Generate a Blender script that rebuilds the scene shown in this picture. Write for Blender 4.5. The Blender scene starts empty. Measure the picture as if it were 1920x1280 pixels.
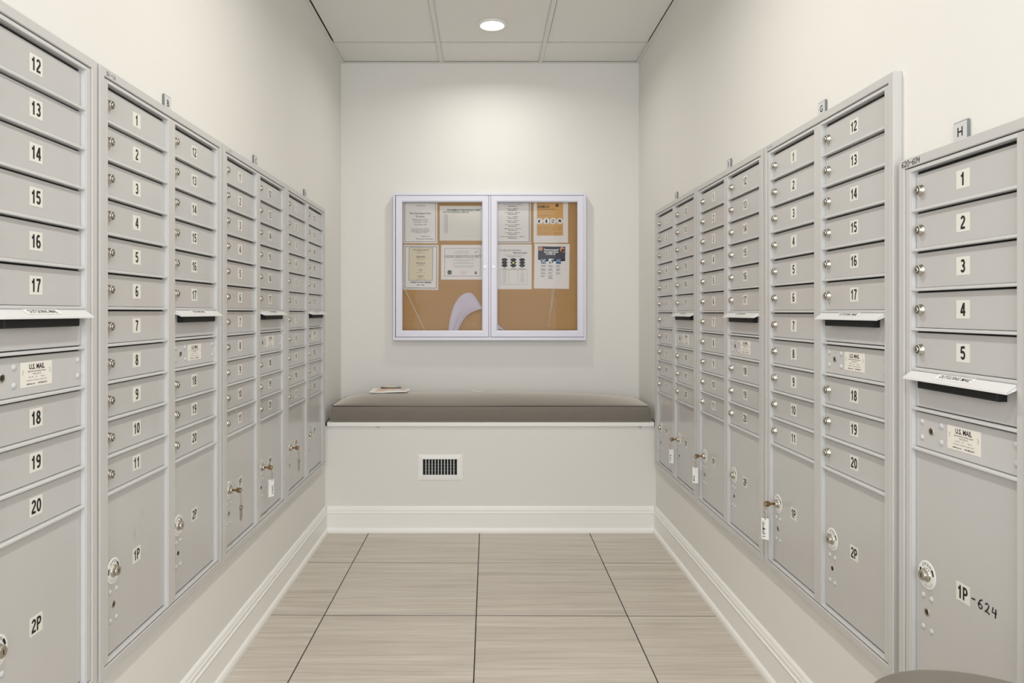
import bpy, bmesh, math, random
from mathutils import Vector, Matrix
random.seed(7)
PI = math.pi
S = bpy.context.scene
COL = S.collection

# ------------------------------------------------------------------ camera, world, exposure
F_PX = 1354.0
HC = 1.26
cam_d = bpy.data.cameras.new('camera'); cam = bpy.data.objects.new('camera', cam_d)
COL.objects.link(cam); S.camera = cam
cam.location = (0, 0, HC); cam.rotation_euler = (PI/2, 0, 0)
cam_d.sensor_width = 36.0; cam_d.lens = F_PX/1920*36.0
cam_d.shift_x = 52/1920; cam_d.shift_y = -55/1920
cam_d.clip_start = 0.02
w = bpy.data.worlds.new('world'); S.world = w; w.use_nodes = True
w.node_tree.nodes['Background'].inputs[0].default_value = (0.92, 0.95, 1.0, 1)
w.node_tree.nodes['Background'].inputs[1].default_value = 1.68
vs = S.view_settings
vs.view_transform = 'Standard'; vs.look = 'None'; vs.gamma = 1.0; vs.exposure = 0.0; vs.use_curve_mapping = False
LAMP_W = 12.5            # each recessed ceiling lamp
LAMPS = [(0.044, 3.99), (0.044, 2.10), (0.044, 0.25)]
DAY_W = 76.0             # daylight from the lobby behind the camera

# ------------------------------------------------------------------ materials
def srgb(r, g, b):
    f = lambda c: (c/255/12.92) if c/255 <= 0.04045 else ((c/255+0.055)/1.055)**2.4
    return (f(r), f(g), f(b), 1)

def mat(name, col, rough=0.5, metal=0.0, spec=0.5, noise=None, bump=None, emit=None):
    m = bpy.data.materials.new(name); m.use_nodes = True
    nt = m.node_tree; b = nt.nodes['Principled BSDF']
    b.inputs['Base Color'].default_value = col
    b.inputs['Roughness'].default_value = rough
    b.inputs['Metallic'].default_value = metal
    b.inputs['Specular IOR Level'].default_value = spec
    tc = None
    if noise or bump:
        tc = nt.nodes.new('ShaderNodeTexCoord')
    if noise:                       # (scale xyz, amount)
        mp = nt.nodes.new('ShaderNodeMapping'); mp.inputs['Scale'].default_value = noise[0]
        nt.links.new(tc.outputs['Object'], mp.inputs[0])
        n = nt.nodes.new('ShaderNodeTexNoise'); n.inputs['Scale'].default_value = 1.0; n.inputs['Detail'].default_value = 4
        nt.links.new(mp.outputs[0], n.inputs['Vector'])
        r = nt.nodes.new('ShaderNodeMix'); r.data_type = 'RGBA'
        k = noise[1]
        r.inputs[6].default_value = tuple(c*(1-k) for c in col[:3])+(1,)
        r.inputs[7].default_value = tuple(min(1, c*(1+k)) for c in col[:3])+(1,)
        nt.links.new(n.outputs['Fac'], r.inputs[0]); nt.links.new(r.outputs[2], b.inputs['Base Color'])
    if bump:                        # (scale, strength, distance)
        n2 = nt.nodes.new('ShaderNodeTexNoise'); n2.inputs['Scale'].default_value = bump[0]; n2.inputs['Detail'].default_value = 3
        nt.links.new(tc.outputs['Object'], n2.inputs['Vector'])
        bp = nt.nodes.new('ShaderNodeBump'); bp.inputs['Strength'].default_value = bump[1]; bp.inputs['Distance'].default_value = bump[2]
        nt.links.new(n2.outputs['Fac'], bp.inputs['Height']); nt.links.new(bp.outputs[0], b.inputs['Normal'])
    if emit:
        b.inputs['Emission Color'].default_value = emit[0]; b.inputs['Emission Strength'].default_value = emit[1]
    return m

M = {}
M['wall'] = mat('wall_paint', srgb(230, 228, 222), 0.75, spec=0.3, noise=((2, 2, 2), 0.012), bump=(220, 0.05, 0.001))
M['trimw'] = mat('trim_paint', srgb(243, 242, 237), 0.4, noise=((3, 3, 3), 0.01))
M['alu'] = mat('mailbox_aluminium', srgb(199, 197, 194), 0.30, noise=((9, 9, 9), 0.02), bump=(500, 0.03, 0.0004))
M['alu_door'] = mat('mailbox_door_aluminium', srgb(194, 192, 189), 0.22, noise=((7, 7, 7), 0.025), bump=(400, 0.04, 0.0004))
M['rail'] = mat('rail_aluminium', srgb(206, 206, 205), 0.26, noise=((9, 9, 9), 0.02))
M['dark'] = mat('dark_gap', srgb(22, 24, 24), 0.8, noise=((9, 9, 9), 0.1))
M['label'] = mat('label_paper', srgb(228, 225, 216), 0.6, noise=((60, 60, 60), 0.02))
M['ink'] = mat('black_ink', srgb(14, 14, 15), 0.6, noise=((60, 60, 60), 0.05))
M['inkgrey'] = mat('grey_ink', srgb(96, 104, 108), 0.7, noise=((60, 60, 60), 0.05))
M['inkgreen'] = mat('dark_green_ink', srgb(52, 84, 80), 0.7, noise=((60, 60, 60), 0.05))
M['nickel'] = mat('nickel_lock', srgb(190, 184, 172), 0.22, metal=1.0, noise=((80, 80, 80), 0.06))
M['brass'] = mat('worn_brass_key', srgb(150, 122, 88), 0.3, metal=1.0, noise=((80, 80, 80), 0.12))
M['white'] = mat('white_plastic', srgb(238, 238, 234), 0.4, noise=((40, 40, 40), 0.02))
M['flap'] = mat('flap_aluminium', srgb(222, 222, 220), 0.3, noise=((9, 9, 9), 0.02))
M['plaque'] = mat('plaque_face', srgb(208, 208, 207), 0.6, noise=((40, 40, 40), 0.03))
M['plaque_edge'] = mat('plaque_edge', srgb(118, 122, 123), 0.4, noise=((40, 40, 40), 0.05))
M['rivet'] = mat('painted_rivet', srgb(198, 200, 200), 0.3, noise=((60, 60, 60), 0.02))
M['caseframe'] = mat('notice_case_aluminium', srgb(226, 226, 238), 0.3, noise=((9, 9, 9), 0.02))
M['cork'] = mat('tan_cork', srgb(190, 150, 98), 0.9, noise=((90, 90, 90), 0.12), bump=(600, 0.2, 0.001))
M['paper'] = mat('white_paper', srgb(242, 236, 231), 0.7, noise=((12, 12, 12), 0.012))
M['offwhite'] = mat('offwhite_paper', srgb(234, 230, 220), 0.7, noise=((12, 12, 12), 0.012))
M['cream'] = mat('cream_paper', srgb(230, 219, 190), 0.7, noise=((12, 12, 12), 0.012))
M['orangep'] = mat('orange_print', srgb(222, 170, 96), 0.6, noise=((12, 12, 12), 0.02))
M['navyp'] = mat('dark_plum_print', srgb(58, 52, 68), 0.6, noise=((12, 12, 12), 0.02))
M['bluep'] = mat('blue_print', srgb(62, 108, 150), 0.6, noise=((12, 12, 12), 0.02))
M['redp'] = mat('red_print', srgb(110, 50, 45), 0.6, noise=((12, 12, 12), 0.02))
M['yelp'] = mat('yellow_print', srgb(222, 214, 120), 0.6, noise=((12, 12, 12), 0.02))
M['skinp'] = mat('tan_print', srgb(208, 150, 112), 0.6, noise=((12, 12, 12), 0.02))
M['peach'] = mat('peach_print', srgb(232, 196, 168), 0.5, noise=((30, 30, 30), 0.25))
M['olive'] = mat('olive_print', srgb(166, 138, 86), 0.6, noise=((12, 12, 12), 0.02))
M['ceil'] = mat('ceiling_panel', srgb(236, 234, 230), 0.9, spec=0.2, noise=((60, 60, 60), 0.02), bump=(300, 0.1, 0.001))
M['tbar'] = mat('ceiling_grid', srgb(226, 226, 222), 0.5, noise=((9, 9, 9), 0.015))
M['grout'] = mat('grout', srgb(52, 54, 50), 0.9, noise=((60, 60, 60), 0.1))
M['fabric'] = mat('taupe_fabric', srgb(122, 115, 106), 0.85, spec=0.25, noise=((14, 22, 14), 0.07), bump=(900, 0.25, 0.001))
M['pipe'] = mat('dark_piping', srgb(62, 54, 50), 0.8, noise=((60, 60, 60), 0.05))
M['steel'] = mat('brushed_steel', srgb(178, 172, 162), 0.34, metal=1.0, noise=((3, 3, 120), 0.05))
M['bulb'] = mat('lamp_lens', srgb(255, 250, 240), 0.4, noise=((9, 9, 9), 0.01), emit=((1, 0.95, 0.86, 1), 4.0))
M['ventblack'] = mat('duct_black', srgb(8, 8, 9), 0.7, noise=((9, 9, 9), 0.1))
M['pencil'] = mat('pencil_scratch', srgb(150, 150, 150), 0.6, noise=((9, 9, 9), 0.1))

M['fabric'].node_tree.nodes['Principled BSDF'].inputs['Sheen Weight'].default_value = 1.0
M['fabric'].node_tree.nodes['Principled BSDF'].inputs['Sheen Roughness'].default_value = 0.5
M['fabric'].node_tree.nodes['Principled BSDF'].inputs['Sheen Tint'].default_value = (1, 0.93, 0.82, 1)

def floor_mat():
    m = bpy.data.materials.new('striated_tile'); m.use_nodes = True
    nt = m.node_tree; b = nt.nodes['Principled BSDF']
    tc = nt.nodes.new('ShaderNodeTexCoord')
    oi = nt.nodes.new('ShaderNodeObjectInfo')
    ad = nt.nodes.new('ShaderNodeVectorMath'); ad.operation = 'ADD'
    cm = nt.nodes.new('ShaderNodeCombineXYZ')
    mu = nt.nodes.new('ShaderNodeMath'); mu.operation = 'MULTIPLY'; mu.inputs[1].default_value = 37.0
    nt.links.new(oi.outputs['Random'], mu.inputs[0]); nt.links.new(mu.outputs[0], cm.inputs[2])
    nt.links.new(tc.outputs['Object'], ad.inputs[0]); nt.links.new(cm.outputs[0], ad.inputs[1])
    def noise(sc, det, rgh=0.6):
        mp = nt.nodes.new('ShaderNodeMapping'); mp.inputs['Scale'].default_value = sc
        nt.links.new(ad.outputs[0], mp.inputs[0])
        n = nt.nodes.new('ShaderNodeTexNoise'); n.inputs['Scale'].default_value = 1; n.inputs['Detail'].default_value = det
        n.inputs['Roughness'].default_value = rgh
        nt.links.new(mp.outputs[0], n.inputs['Vector']); return n
    n1 = noise((2.2, 95, 1), 6, 0.7); n2 = noise((0.9, 22, 1), 3); n3 = noise((6, 260, 1), 3)
    r1 = nt.nodes.new('ShaderNodeValToRGB')
    e = r1.color_ramp.elements
    e[0].position = 0.30; e[0].color = srgb(172, 162, 149)
    e[1].position = 0.72; e[1].color = srgb(223, 216, 204)
    x = e.new(0.5); x.color = srgb(202, 193, 180)
    s = nt.nodes.new('ShaderNodeMath'); s.operation = 'MULTIPLY_ADD'; s.inputs[1].default_value = 0.45
    nt.links.new(n2.outputs['Fac'], s.inputs[0])
    s2 = nt.nodes.new('ShaderNodeMath'); s2.operation = 'MULTIPLY'; s2.inputs[1].default_value = 0.55
    nt.links.new(n1.outputs['Fac'], s2.inputs[0]); nt.links.new(s2.outputs[0], s.inputs[2])
    nt.links.new(s.outputs[0], r1.inputs[0])
    mx = nt.nodes.new('ShaderNodeMix'); mx.data_type = 'RGBA'; mx.blend_type = 'MULTIPLY'; mx.inputs[0].default_value = 1
    r2 = nt.nodes.new('ShaderNodeValToRGB'); r2.color_ramp.elements[0].position = 0.28; r2.color_ramp.elements[0].color = (0.80, 0.80, 0.79, 1)
    r2.color_ramp.elements[1].position = 0.5; r2.color_ramp.elements[1].color = (1, 1, 1, 1)
    nt.links.new(n3.outputs['Fac'], r2.inputs[0])
    nt.links.new(r1.outputs[0], mx.inputs[6]); nt.links.new(r2.outputs[0], mx.inputs[7])
    nt.links.new(mx.outputs[2], b.inputs['Base Color'])
    b.inputs['Roughness'].default_value = 0.38; b.inputs['Specular IOR Level'].default_value = 0.4
    return m
M['tile'] = floor_mat()

def glass_mat(name, tint, refl):
    m = bpy.data.materials.new(name); m.use_nodes = True
    nt = m.node_tree; nt.nodes.clear()
    o = nt.nodes.new('ShaderNodeOutputMaterial'); t = nt.nodes.new('ShaderNodeBsdfTransparent'); t.inputs[0].default_value = tint
    g = nt.nodes.new('ShaderNodeBsdfGlossy'); g.inputs['Roughness'].default_value = 0.02
    f = nt.nodes.new('ShaderNodeFresnel'); f.inputs[0].default_value = refl
    x = nt.nodes.new('ShaderNodeMixShader')
    nt.links.new(f.outputs[0], x.inputs[0]); nt.links.new(t.outputs[0], x.inputs[1]); nt.links.new(g.outputs[0], x.inputs[2])
    tc = nt.nodes.new('ShaderNodeTexCoord'); n = nt.nodes.new('ShaderNodeTexNoise'); n.inputs['Scale'].default_value = 5
    bp = nt.nodes.new('ShaderNodeBump'); bp.inputs['Strength'].default_value = 0.15; bp.inputs['Distance'].default_value = 0.01
    nt.links.new(tc.outputs['Object'], n.inputs['Vector']); nt.links.new(n.outputs['Fac'], bp.inputs['Height']); nt.links.new(bp.outputs[0], g.inputs['Normal'])
    nt.links.new(x.outputs[0], o.inputs[0]); return m
M['glass'] = glass_mat('acrylic_pane', (0.985, 0.985, 0.985, 1), 1.16)

def glare_mat(name, col, alpha):
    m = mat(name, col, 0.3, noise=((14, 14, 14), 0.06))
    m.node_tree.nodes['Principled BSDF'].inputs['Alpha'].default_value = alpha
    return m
M['glare'] = glare_mat('lilac_glare', srgb(212, 200, 216), 0.86)  # pale sheet colour standing in for glare on the acrylic
M['glaredark'] = glare_mat('lilac_glare_dim', srgb(190, 180, 200), 0.8)
M['glarethin'] = glare_mat('clear_glare', srgb(240, 226, 210), 0.35)

# ------------------------------------------------------------------ mesh helpers
class MB:
    def __init__(s): s.v = []; s.f = []; s.m = []; s.mats = []; s.sm = []
    def mi(s, k):
        if k not in s.mats: s.mats.append(k)
        return s.mats.index(k)
    def add(s, vs, fs, k, smooth=False):
        b = len(s.v); s.v += [tuple(v) for v in vs]; i = s.mi(k)
        for f in fs: s.f.append([b+q for q in f]); s.m.append(i); s.sm.append(smooth)
    def box(s, x0, x1, y0, y1, z0, z1, k):
        v = [(x0,y0,z0),(x1,y0,z0),(x1,y1,z0),(x0,y1,z0),(x0,y0,z1),(x1,y0,z1),(x1,y1,z1),(x0,y1,z1)]
        s.add(v, [(0,3,2,1),(4,5,6,7),(0,1,5,4),(1,2,6,5),(2,3,7,6),(3,0,4,7)], k)
    def chbox(s, x0, x1, y0, y1, z0, z1, c, k):      # box with chamfered front (y0) edges
        v = [(x0+c,y0,z0+c),(x1-c,y0,z0+c),(x1-c,y0,z1-c),(x0+c,y0,z1-c),
             (x0,y0+c,z0),(x1,y0+c,z0),(x1,y0+c,z1),(x0,y0+c,z1),
             (x0,y1,z0),(x1,y1,z0),(x1,y1,z1),(x0,y1,z1)]
        f = [(0,1,2,3)]
        for i in range(4):
            j = (i+1) % 4
            f += [(4+i,4+j,j,i),(8+i,8+j,4+j,4+i)]
        f.append((11,10,9,8))
        s.add(v, f, k)
    def prism(s, prof, a0, a1, axis, k, smooth=False):
        # prof: closed list of 2D points; axis 'x' -> (y,z), 'y' -> (x,z), 'z' -> (x,y)
        n = len(prof)
        def P(a, p):
            return {'x': (a, p[0], p[1]), 'y': (p[0], a, p[1]), 'z': (p[0], p[1], a)}[axis]
        v = [P(a0, p) for p in prof]+[P(a1, p) for p in prof]
        f = [tuple(range(n)), tuple(range(2*n-1, n-1, -1))]+[(i, (i+1) % n, n+(i+1) % n, n+i) for i in range(n)]
        s.add(v, f, k, smooth)
    def lathe(s, prof, n, k, axis='z', c=(0,0,0), smooth=True, cap0=True, cap1=True):
        # prof: (r, h) list ; axis 'z' up, 'y' -> h runs towards -y
        v = []
        for r, h in prof:
            for i in range(n):
                a = 2*PI*i/n
                if axis == 'z': v.append((c[0]+r*math.cos(a), c[1]+r*math.sin(a), c[2]+h))
                elif axis == 'y': v.append((c[0]+r*math.cos(a), c[1]-h, c[2]+r*math.sin(a)))
        f = []
        for j in range(len(prof)-1):
            for i in range(n):
                f.append((j*n+i, j*n+(i+1) % n, (j+1)*n+(i+1) % n, (j+1)*n+i))
        s.add(v, f, k, smooth)
        if cap1: s.add([v[(len(prof)-1)*n+i] for i in range(n)], [tuple(range(n))], k)
        if cap0: s.add([v[i] for i in range(n)], [tuple(reversed(range(n)))], k)
    def tube(s, pts, r, n, k, closed=False):
        pts = [Vector(p) for p in pts]; L = len(pts); v = []; 
        for i, p in enumerate(pts):
            a = pts[(i-1) % L] if (closed or i > 0) else p
            b = pts[(i+1) % L] if (closed or i < L-1) else p
            t = (b-a).normalized()
            u = t.cross(Vector((0, 0, 1)))
            if u.length < 0.1: u = t.cross(Vector((1, 0, 0)))
            u.normalize(); w_ = t.cross(u)
            for j in range(n):
                an = 2*PI*j/n; v.append(p+u*(r*math.cos(an))+w_*(r*math.sin(an)))
        f = []
        for i in range(L if closed else L-1):
            i2 = (i+1) % L
            for j in range(n): f.append((i*n+j, i*n+(j+1) % n, i2*n+(j+1) % n, i2*n+j))
        if not closed: f += [tuple(reversed(range(n))), tuple((L-1)*n+j for j in range(n))]
        s.add(v, f, k, True)
    def stroke(s, pts, wd, y, k):       # flat ribbon in the xz plane facing -y
        pts = [Vector((p[0], p[1])) for p in pts]; v = []; n = len(pts)
        for i, p in enumerate(pts):
            a = pts[max(0, i-1)]; b = pts[min(n-1, i+1)]; t = (b-a)
            t = t.normalized() if t.length > 0 else Vector((1, 0)); u = Vector((-t.y, t.x))*wd/2
            v += [(p.x+u.x, y, p.y+u.y), (p.x-u.x, y, p.y-u.y)]
        s.add(v, [(2*i, 2*i+1, 2*i+3, 2*i+2) for i in range(n-1)], k)
    def quad(s, x0, x1, z0, z1, y, k):
        s.add([(x0,y,z0),(x1,y,z0),(x1,y,z1),(x0,y,z1)], [(0,1,2,3)], k)
    def disc(s, cx, cz, r, y, k, n=24, a0=0, a1=2*PI):
        v = [(cx+r*math.cos(a0+(a1-a0)*i/n), y, cz+r*math.sin(a0+(a1-a0)*i/n)) for i in range(n)]
        s.add(v, [tuple(range(n))], k)
    def text(s, body, cx, cz, h, y, k, align='CENTER', bold=0.0, sx=1.0, rot=0.0, res=2):
        vs_, fs_ = glyphs(body, align, bold, res)
        c, sn = math.cos(rot), math.sin(rot); v = []
        for (a, b) in vs_:
            a2, b2 = a*h*sx, (b-0.5)*h
            v.append((cx+a2*c-b2*sn, y, cz+a2*sn+b2*c))
        s.add(v, fs_, k)
    def build(s, name, parent=None, link=True, loc=None):
        me = bpy.data.meshes.new(name); me.from_pydata(s.v, [], s.f)
        for k in s.mats: me.materials.append(M[k])
        me.polygons.foreach_set('material_index', s.m)
        me.polygons.foreach_set('use_smooth', s.sm)
        me.update()
        o = bpy.data.objects.new(name, me)
        if link: COL.objects.link(o)
        if parent: o.parent = parent
        if loc: o.location = loc
        return o

_gc = {}
def glyphs(body, align, bold, res):
    key = (body, align, bold, res)
    if key in _gc: return _gc[key]
    cu = bpy.data.curves.new('t', 'FONT'); cu.body = body; cu.align_x = align; cu.size = 1; cu.offset = bold
    cu.resolution_u = res; cu.fill_mode = 'FRONT'
    ob = bpy.data.objects.new('t', cu)
    me = bpy.data.meshes.new_from_object(ob)
    vs_ = [(v.co.x/0.73, v.co.y/0.73) for v in me.vertices]
    fs_ = [tuple(p.vertices) for p in me.polygons]
    bpy.data.objects.remove(ob); bpy.data.curves.remove(cu); bpy.data.meshes.remove(me)
    _gc[key] = (vs_, fs_); return _gc[key]

def inst(src, name, parent, loc, rot=None):
    o = bpy.data.objects.new(name, src.data if hasattr(src, 'data') else src)
    COL.objects.link(o); o.parent = parent; o.location = loc
    if rot: o.rotation_euler = rot
    return o
def mesh_only(mb, name):
    o = mb.build(name, link=False); me = o.data; bpy.data.objects.remove(o); return me
def empty(name, loc, rz, label, cat, group=None):
    o = bpy.data.objects.new(name, None); COL.objects.link(o); o.empty_display_size = 0.05
    o.location = loc; o.rotation_euler = (0, 0, rz); o['label'] = label; o['category'] = cat
    if group: o['group'] = group
    return o
def tag(o, label, cat, group=None):
    o['label'] = label; o['category'] = cat
    if group: o['group'] = group
    return o
def struct(o): o['kind'] = 'structure'; return o
def copy_tree(o, parent=None):
    c = o.copy(); COL.objects.link(c); c.parent = parent
    for ch in list(o.children): copy_tree(ch, c)
    return c
def rbox_mesh(sx, sy, sz, r, nx, ny, nz, fn=None):
    """rounded box, centre at origin; returns verts, faces (grid on every face)"""
    vd = {}; V = []; Fc = []
    def vid(i, j, k):
        if (i, j, k) in vd: return vd[(i, j, k)]
        def co(t, n, L):
            # concentrate rows near the ends so the round is smooth
            u = t/n; u = 0.5-0.5*math.cos(PI*u) if n > 4 else u
            return (u-0.5)*L
        p = Vector((co(i, nx, sx), co(j, ny, sy), co(k, nz, sz)))
        q = Vector((max(-sx/2+r, min(sx/2-r, p.x)), max(-sy/2+r, min(sy/2-r, p.y)), max(-sz/2+r, min(sz/2-r, p.z))))
        d = p-q
        if d.length > 1e-9: p = q+d.normalized()*r
        if fn: p = fn(p)
        vd[(i, j, k)] = len(V); V.append(p); return vd[(i, j, k)]
    for i in range(nx):
        for j in range(ny):
            Fc.append((vid(i,j,0),vid(i,j+1,0),vid(i+1,j+1,0),vid(i+1,j,0)))
            Fc.append((vid(i,j,nz),vid(i+1,j,nz),vid(i+1,j+1,nz),vid(i,j+1,nz)))
    for i in range(nx):
        for k in range(nz):
            Fc.append((vid(i,0,k),vid(i+1,0,k),vid(i+1,0,k+1),vid(i,0,k+1)))
            Fc.append((vid(i,ny,k),vid(i,ny,k+1),vid(i+1,ny,k+1),vid(i+1,ny,k)))
    for j in range(ny):
        for k in range(nz):
            Fc.append((vid(0,j,k),vid(0,j,k+1),vid(0,j+1,k+1),vid(0,j+1,k)))
            Fc.append((vid(nx,j,k),vid(nx,j+1,k),vid(nx,j+1,k+1),vid(nx,j,k+1)))
    return V, Fc

# ------------------------------------------------------------------ room dimensions
XL, XR = -0.912, 0.985
YF, YB = 4.14, 4.60          # bench front wall, back wall
Y0 = -0.90
ZC = HC+1.583
SEAT = 0.632

m = MB(); m.box(XL-0.1, XL, Y0, YB+0.1, -0.05, ZC+0.10, 'wall'); struct(m.build('wall_left'))
m = MB(); m.box(XR, XR+0.1, Y0, YB+0.1, -0.05, ZC+0.10, 'wall'); struct(m.build('wall_right'))
m = MB(); m.box(XL, XR, YB, YB+0.1, -0.05, ZC+0.10, 'wall'); struct(m.build('wall_back'))
m = MB(); m.box(XL, XR, YF, YB, 0.0, SEAT-0.024, 'wall'); struct(m.build('wall_bench'))

# floor: grout bed and separate tiles
m = MB(); m.box(XL, XR, Y0, YF, -0.05, -0.0020, 'grout'); fl = struct(m.build('floor'))
TP = 0.632; g = 0.0044
rot = math.radians(-0.3)
xs = [-0.663-TP, -0.663, -0.030, 0.598, 0.598+TP]
ys = [3.634+TP-k*TP for k in range(0, 9)]
for i in range(len(xs)-1):
    for j in range(len(ys)-1):
        x0, x1, y1, y0 = xs[i]+g/2, xs[i+1]-g/2, ys[j]-g*0.85, ys[j+1]+g*0.85
        def R(x, y):
            dx, dy = x+0.03, y-3.634
            return (-0.03+dx*math.cos(rot)-dy*math.sin(rot), 3.634+dx*math.sin(rot)+dy*math.cos(rot))
        P = [R(x0, y0), R(x1, y0), R(x1, y1), R(x0, y1)]
        P = [(min(max(px, XL+0.001), XR-0.001), min(max(py, Y0+0.001), YF-0.001)) for px, py in P]
        if P[1][0]-P[0][0] < 0.02 or P[2][1]-P[1][1] < 0.02: continue
        cx = sum(p[0] for p in P)/4; cy = sum(p[1] for p in P)/4
        Q = [(p[0]-cx, p[1]-cy) for p in P]
        c = 0.0008
        def ins(q): return (q[0]-c*math.copysign(1, q[0]), q[1]-c*math.copysign(1, q[1]))
        v = [(q[0], q[1], -0.0018) for q in Q]+[(q[0], q[1], -c) for q in Q]+[ins(q)+(0.0,) for q in Q]
        f = [(0,1,5,4),(1,2,6,5),(2,3,7,6),(3,0,4,7),(4,5,9,8),(5,6,10,9),(6,7,11,10),(7,4,8,11),(8,9,10,11),(3,2,1,0)]
        t = MB(); t.add(v, f, 'tile'); t.build('tile', fl, loc=(cx, cy, random.uniform(-0.0002, 0.0002)))

# baseboards with stepped cap and rounded shoe
def base_prof(h=0.150):
    return [(0, 0), (0.024, 0), (0.0235, 0.012), (0.020, 0.021), (0.0145, 0.026), (0.013, 0.028), (0.013, 0.108), (0.0155, 0.110), (0.0165, 0.1145),
            (0.0125, 0.118), (0.0125, 0.132), (0.0105, 0.134), (0.0085, 0.144), (0.005, h), (0, h)]
def baseboard(name, kind):
    m = MB(); pr = base_prof()
    if kind == 'L': m.prism([(XL+a, b) for a, b in pr], Y0, YF-0.0005, 'y', 'trimw')
    if kind == 'R': m.prism([(XR-a, b) for a, b in pr], Y0, YF-0.0005, 'y', 'trimw')
    if kind == 'F': m.prism([(YF-a, b) for a, b in pr], XL+0.0132, XR-0.0132, 'x', 'trimw')
    struct(m.build(name))
baseboard('baseboard_left', 'L'); baseboard('baseboard_right', 'R'); baseboard('baseboard_back', 'F')

# ceiling: dark void board, panels, grid bars
m = MB(); m.box(XL, XR, Y0, YB, ZC+0.05, ZC+0.10, 'dark'); ce = struct(m.build('ceiling'))
bx = [-0.272, 0.357]; byy = [4.262-0.63*k for k in range(0, 8)]
TW = 0.012
xe = [XL+0.001]+bx+[XR-0.001]; ye = [YB-0.001]+byy+[Y0+0.001]
for i in range(3):
    for j in range(len(ye)-1):
        x0, x1, y1, y0 = xe[i], xe[i+1], ye[j], ye[j+1]
        if y1-y0 < 0.03: continue
        a0 = x0+0.002; a1 = x1-0.002
        if i == 2 and j == 1: a0 = x0+TW+0.0035
        if i == 0 and j > 0: a0 = x0+0.026
        if i == 2 and j == 1: a1 = x1-0.0235
        t = MB(); t.box(a0, a1, y0+0.003, y1-0.003, ZC+0.0085, ZC+0.022, 'ceil'); t.build('panel', ce)
for x in bx:
    t = MB(); t.box(x-TW, x+TW, Y0, YB-0.02, ZC+0.001, ZC+0.004, 'tbar'); t.box(x-0.002, x+0.002, Y0, YB-0.02, ZC+0.004, ZC+0.035, 'tbar'); t.build('grid_bar', ce)
for y in byy:
    for i in range(3):
        x0 = xe[i]+(0.022 if i == 0 else TW); x1 = xe[i+1]-(0.022 if i == 2 else TW)
        t = MB(); t.box(x0, x1, y-0.004, y+0.004, ZC+0.0035, ZC+0.0062, 'tbar'); t.build('cross_bar', ce)
t = MB(); t.box(XL+0.0012, XL+0.021, Y0, YB, ZC+0.001, ZC+0.004, 'tbar'); t.box(XL+0.0002, XL+0.0012, Y0, YB, ZC+0.001, ZC+0.030, 'tbar'); t.build('wall_angle', ce)
t = MB(); t.box(XR-0.021, XR-0.0012, Y0, YB, ZC+0.001, ZC+0.004, 'tbar'); t.box(XR-0.0012, XR-0.0002, Y0, YB, ZC+0.001, ZC+0.030, 'tbar'); t.build('wall_angle', ce)
t = MB(); t.box(XL+0.022, XR-0.022, YB-0.018, YB-0.0002, ZC+0.001, ZC+0.004, 'tbar'); t.build('wall_angle', ce)

# recessed lamps, each with its own light; those out of view are added fill
for i, (lx, ly) in enumerate(LAMPS):
    lab = ['round recessed ceiling lamp with white ring near the back wall',
           'added unseen round ceiling lamp above the middle of the passage',
           'added unseen round ceiling lamp above the photographer'][i]
    t = empty('ceiling_light', (lx, ly, ZC), 0, lab, 'ceiling lamp')
    r = MB(); r.lathe([(0.062, 0.0062), (0.062, -0.001), (0.068, -0.004), (0.078, -0.003), (0.0815, 0.001), (0.0815, 0.0062)], 48, 'white', cap0=False, cap1=False)
    r.build('trim_ring', t)
    r = MB(); r.lathe([(0.0615, 0.005), (0.0612, 0.003)], 40, 'bulb'); r.build('lens', t)
    ld = bpy.data.lights.new('lamp', 'AREA'); ld.shape = 'DISK'; ld.size = 0.108; ld.energy = LAMP_W*(1.0 if i else 0.50); ld.color = (1, 0.965, 0.915); ld.spread = math.radians(158)
    lo = bpy.data.objects.new('lamp', ld); COL.objects.link(lo); lo.parent = t; lo.location = (0, 0, 0.0018)
# daylight through the lobby glazing well behind the camera
ld = bpy.data.lights.new('lobby_daylight', 'AREA'); ld.shape = 'RECTANGLE'; ld.size = 3.0; ld.size_y = 2.4; ld.energy = DAY_W; ld.color = (0.90, 0.93, 1.0)
lo = bpy.data.objects.new('lobby_daylight', ld); COL.objects.link(lo); lo.location = (0.1, -2.6, 1.7); lo.rotation_euler = (PI/2, 0, 0)

# ------------------------------------------------------------------ mailbox units
FP = 0.021                      # trim stands proud of the wall
PITCH = 0.0889; OW = 0.328; SF = 0.042; POST = 0.045; BF = 0.030; TF = 0.033
DF = -0.0075                    # door face
def door_panel(w_, h_, k='alu_door'):
    m = MB(); m.chbox(0, w_, DF, -0.002, 0, h_, 0.0012, k); return m
def lock_mesh():
    m = MB()
    m.lathe([(0.0122, 0.0), (0.0122, 0.0015), (0.0108, 0.0025), (0.0108, 0.0088), (0.0100, 0.0104), (0.0086, 0.0108), (0.0080, 0.0104)], 24, 'nickel', 'y', cap0=False, cap1=False)
    m.lathe([(0.0080, 0.0102), (0.0066, 0.0098)], 20, 'dark', 'y', cap0=False)
    m.lathe([(0.0064, 0.0095), (0.0064, 0.0120), (0.0056, 0.0128)], 18, 'nickel', 'y', cap0=False)
    m.box(-0.0008, 0.0008, -0.0131, -0.0127, -0.0030, 0.0030, 'dark')
    m.box(-0.0135, -0.0095, -0.0040, 0.0, -0.007, 0.007, 'nickel')
    return mesh_only(m, 'cam_lock')
LOCK = lock_mesh()
m = MB(); m.lathe([(0.0062, 0.0), (0.0060, 0.0014), (0.0045, 0.0028), (0.0018, 0.0034)], 12, 'rivet', 'y', cap0=False); RIVET = mesh_only(m, 'rivet')
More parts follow.
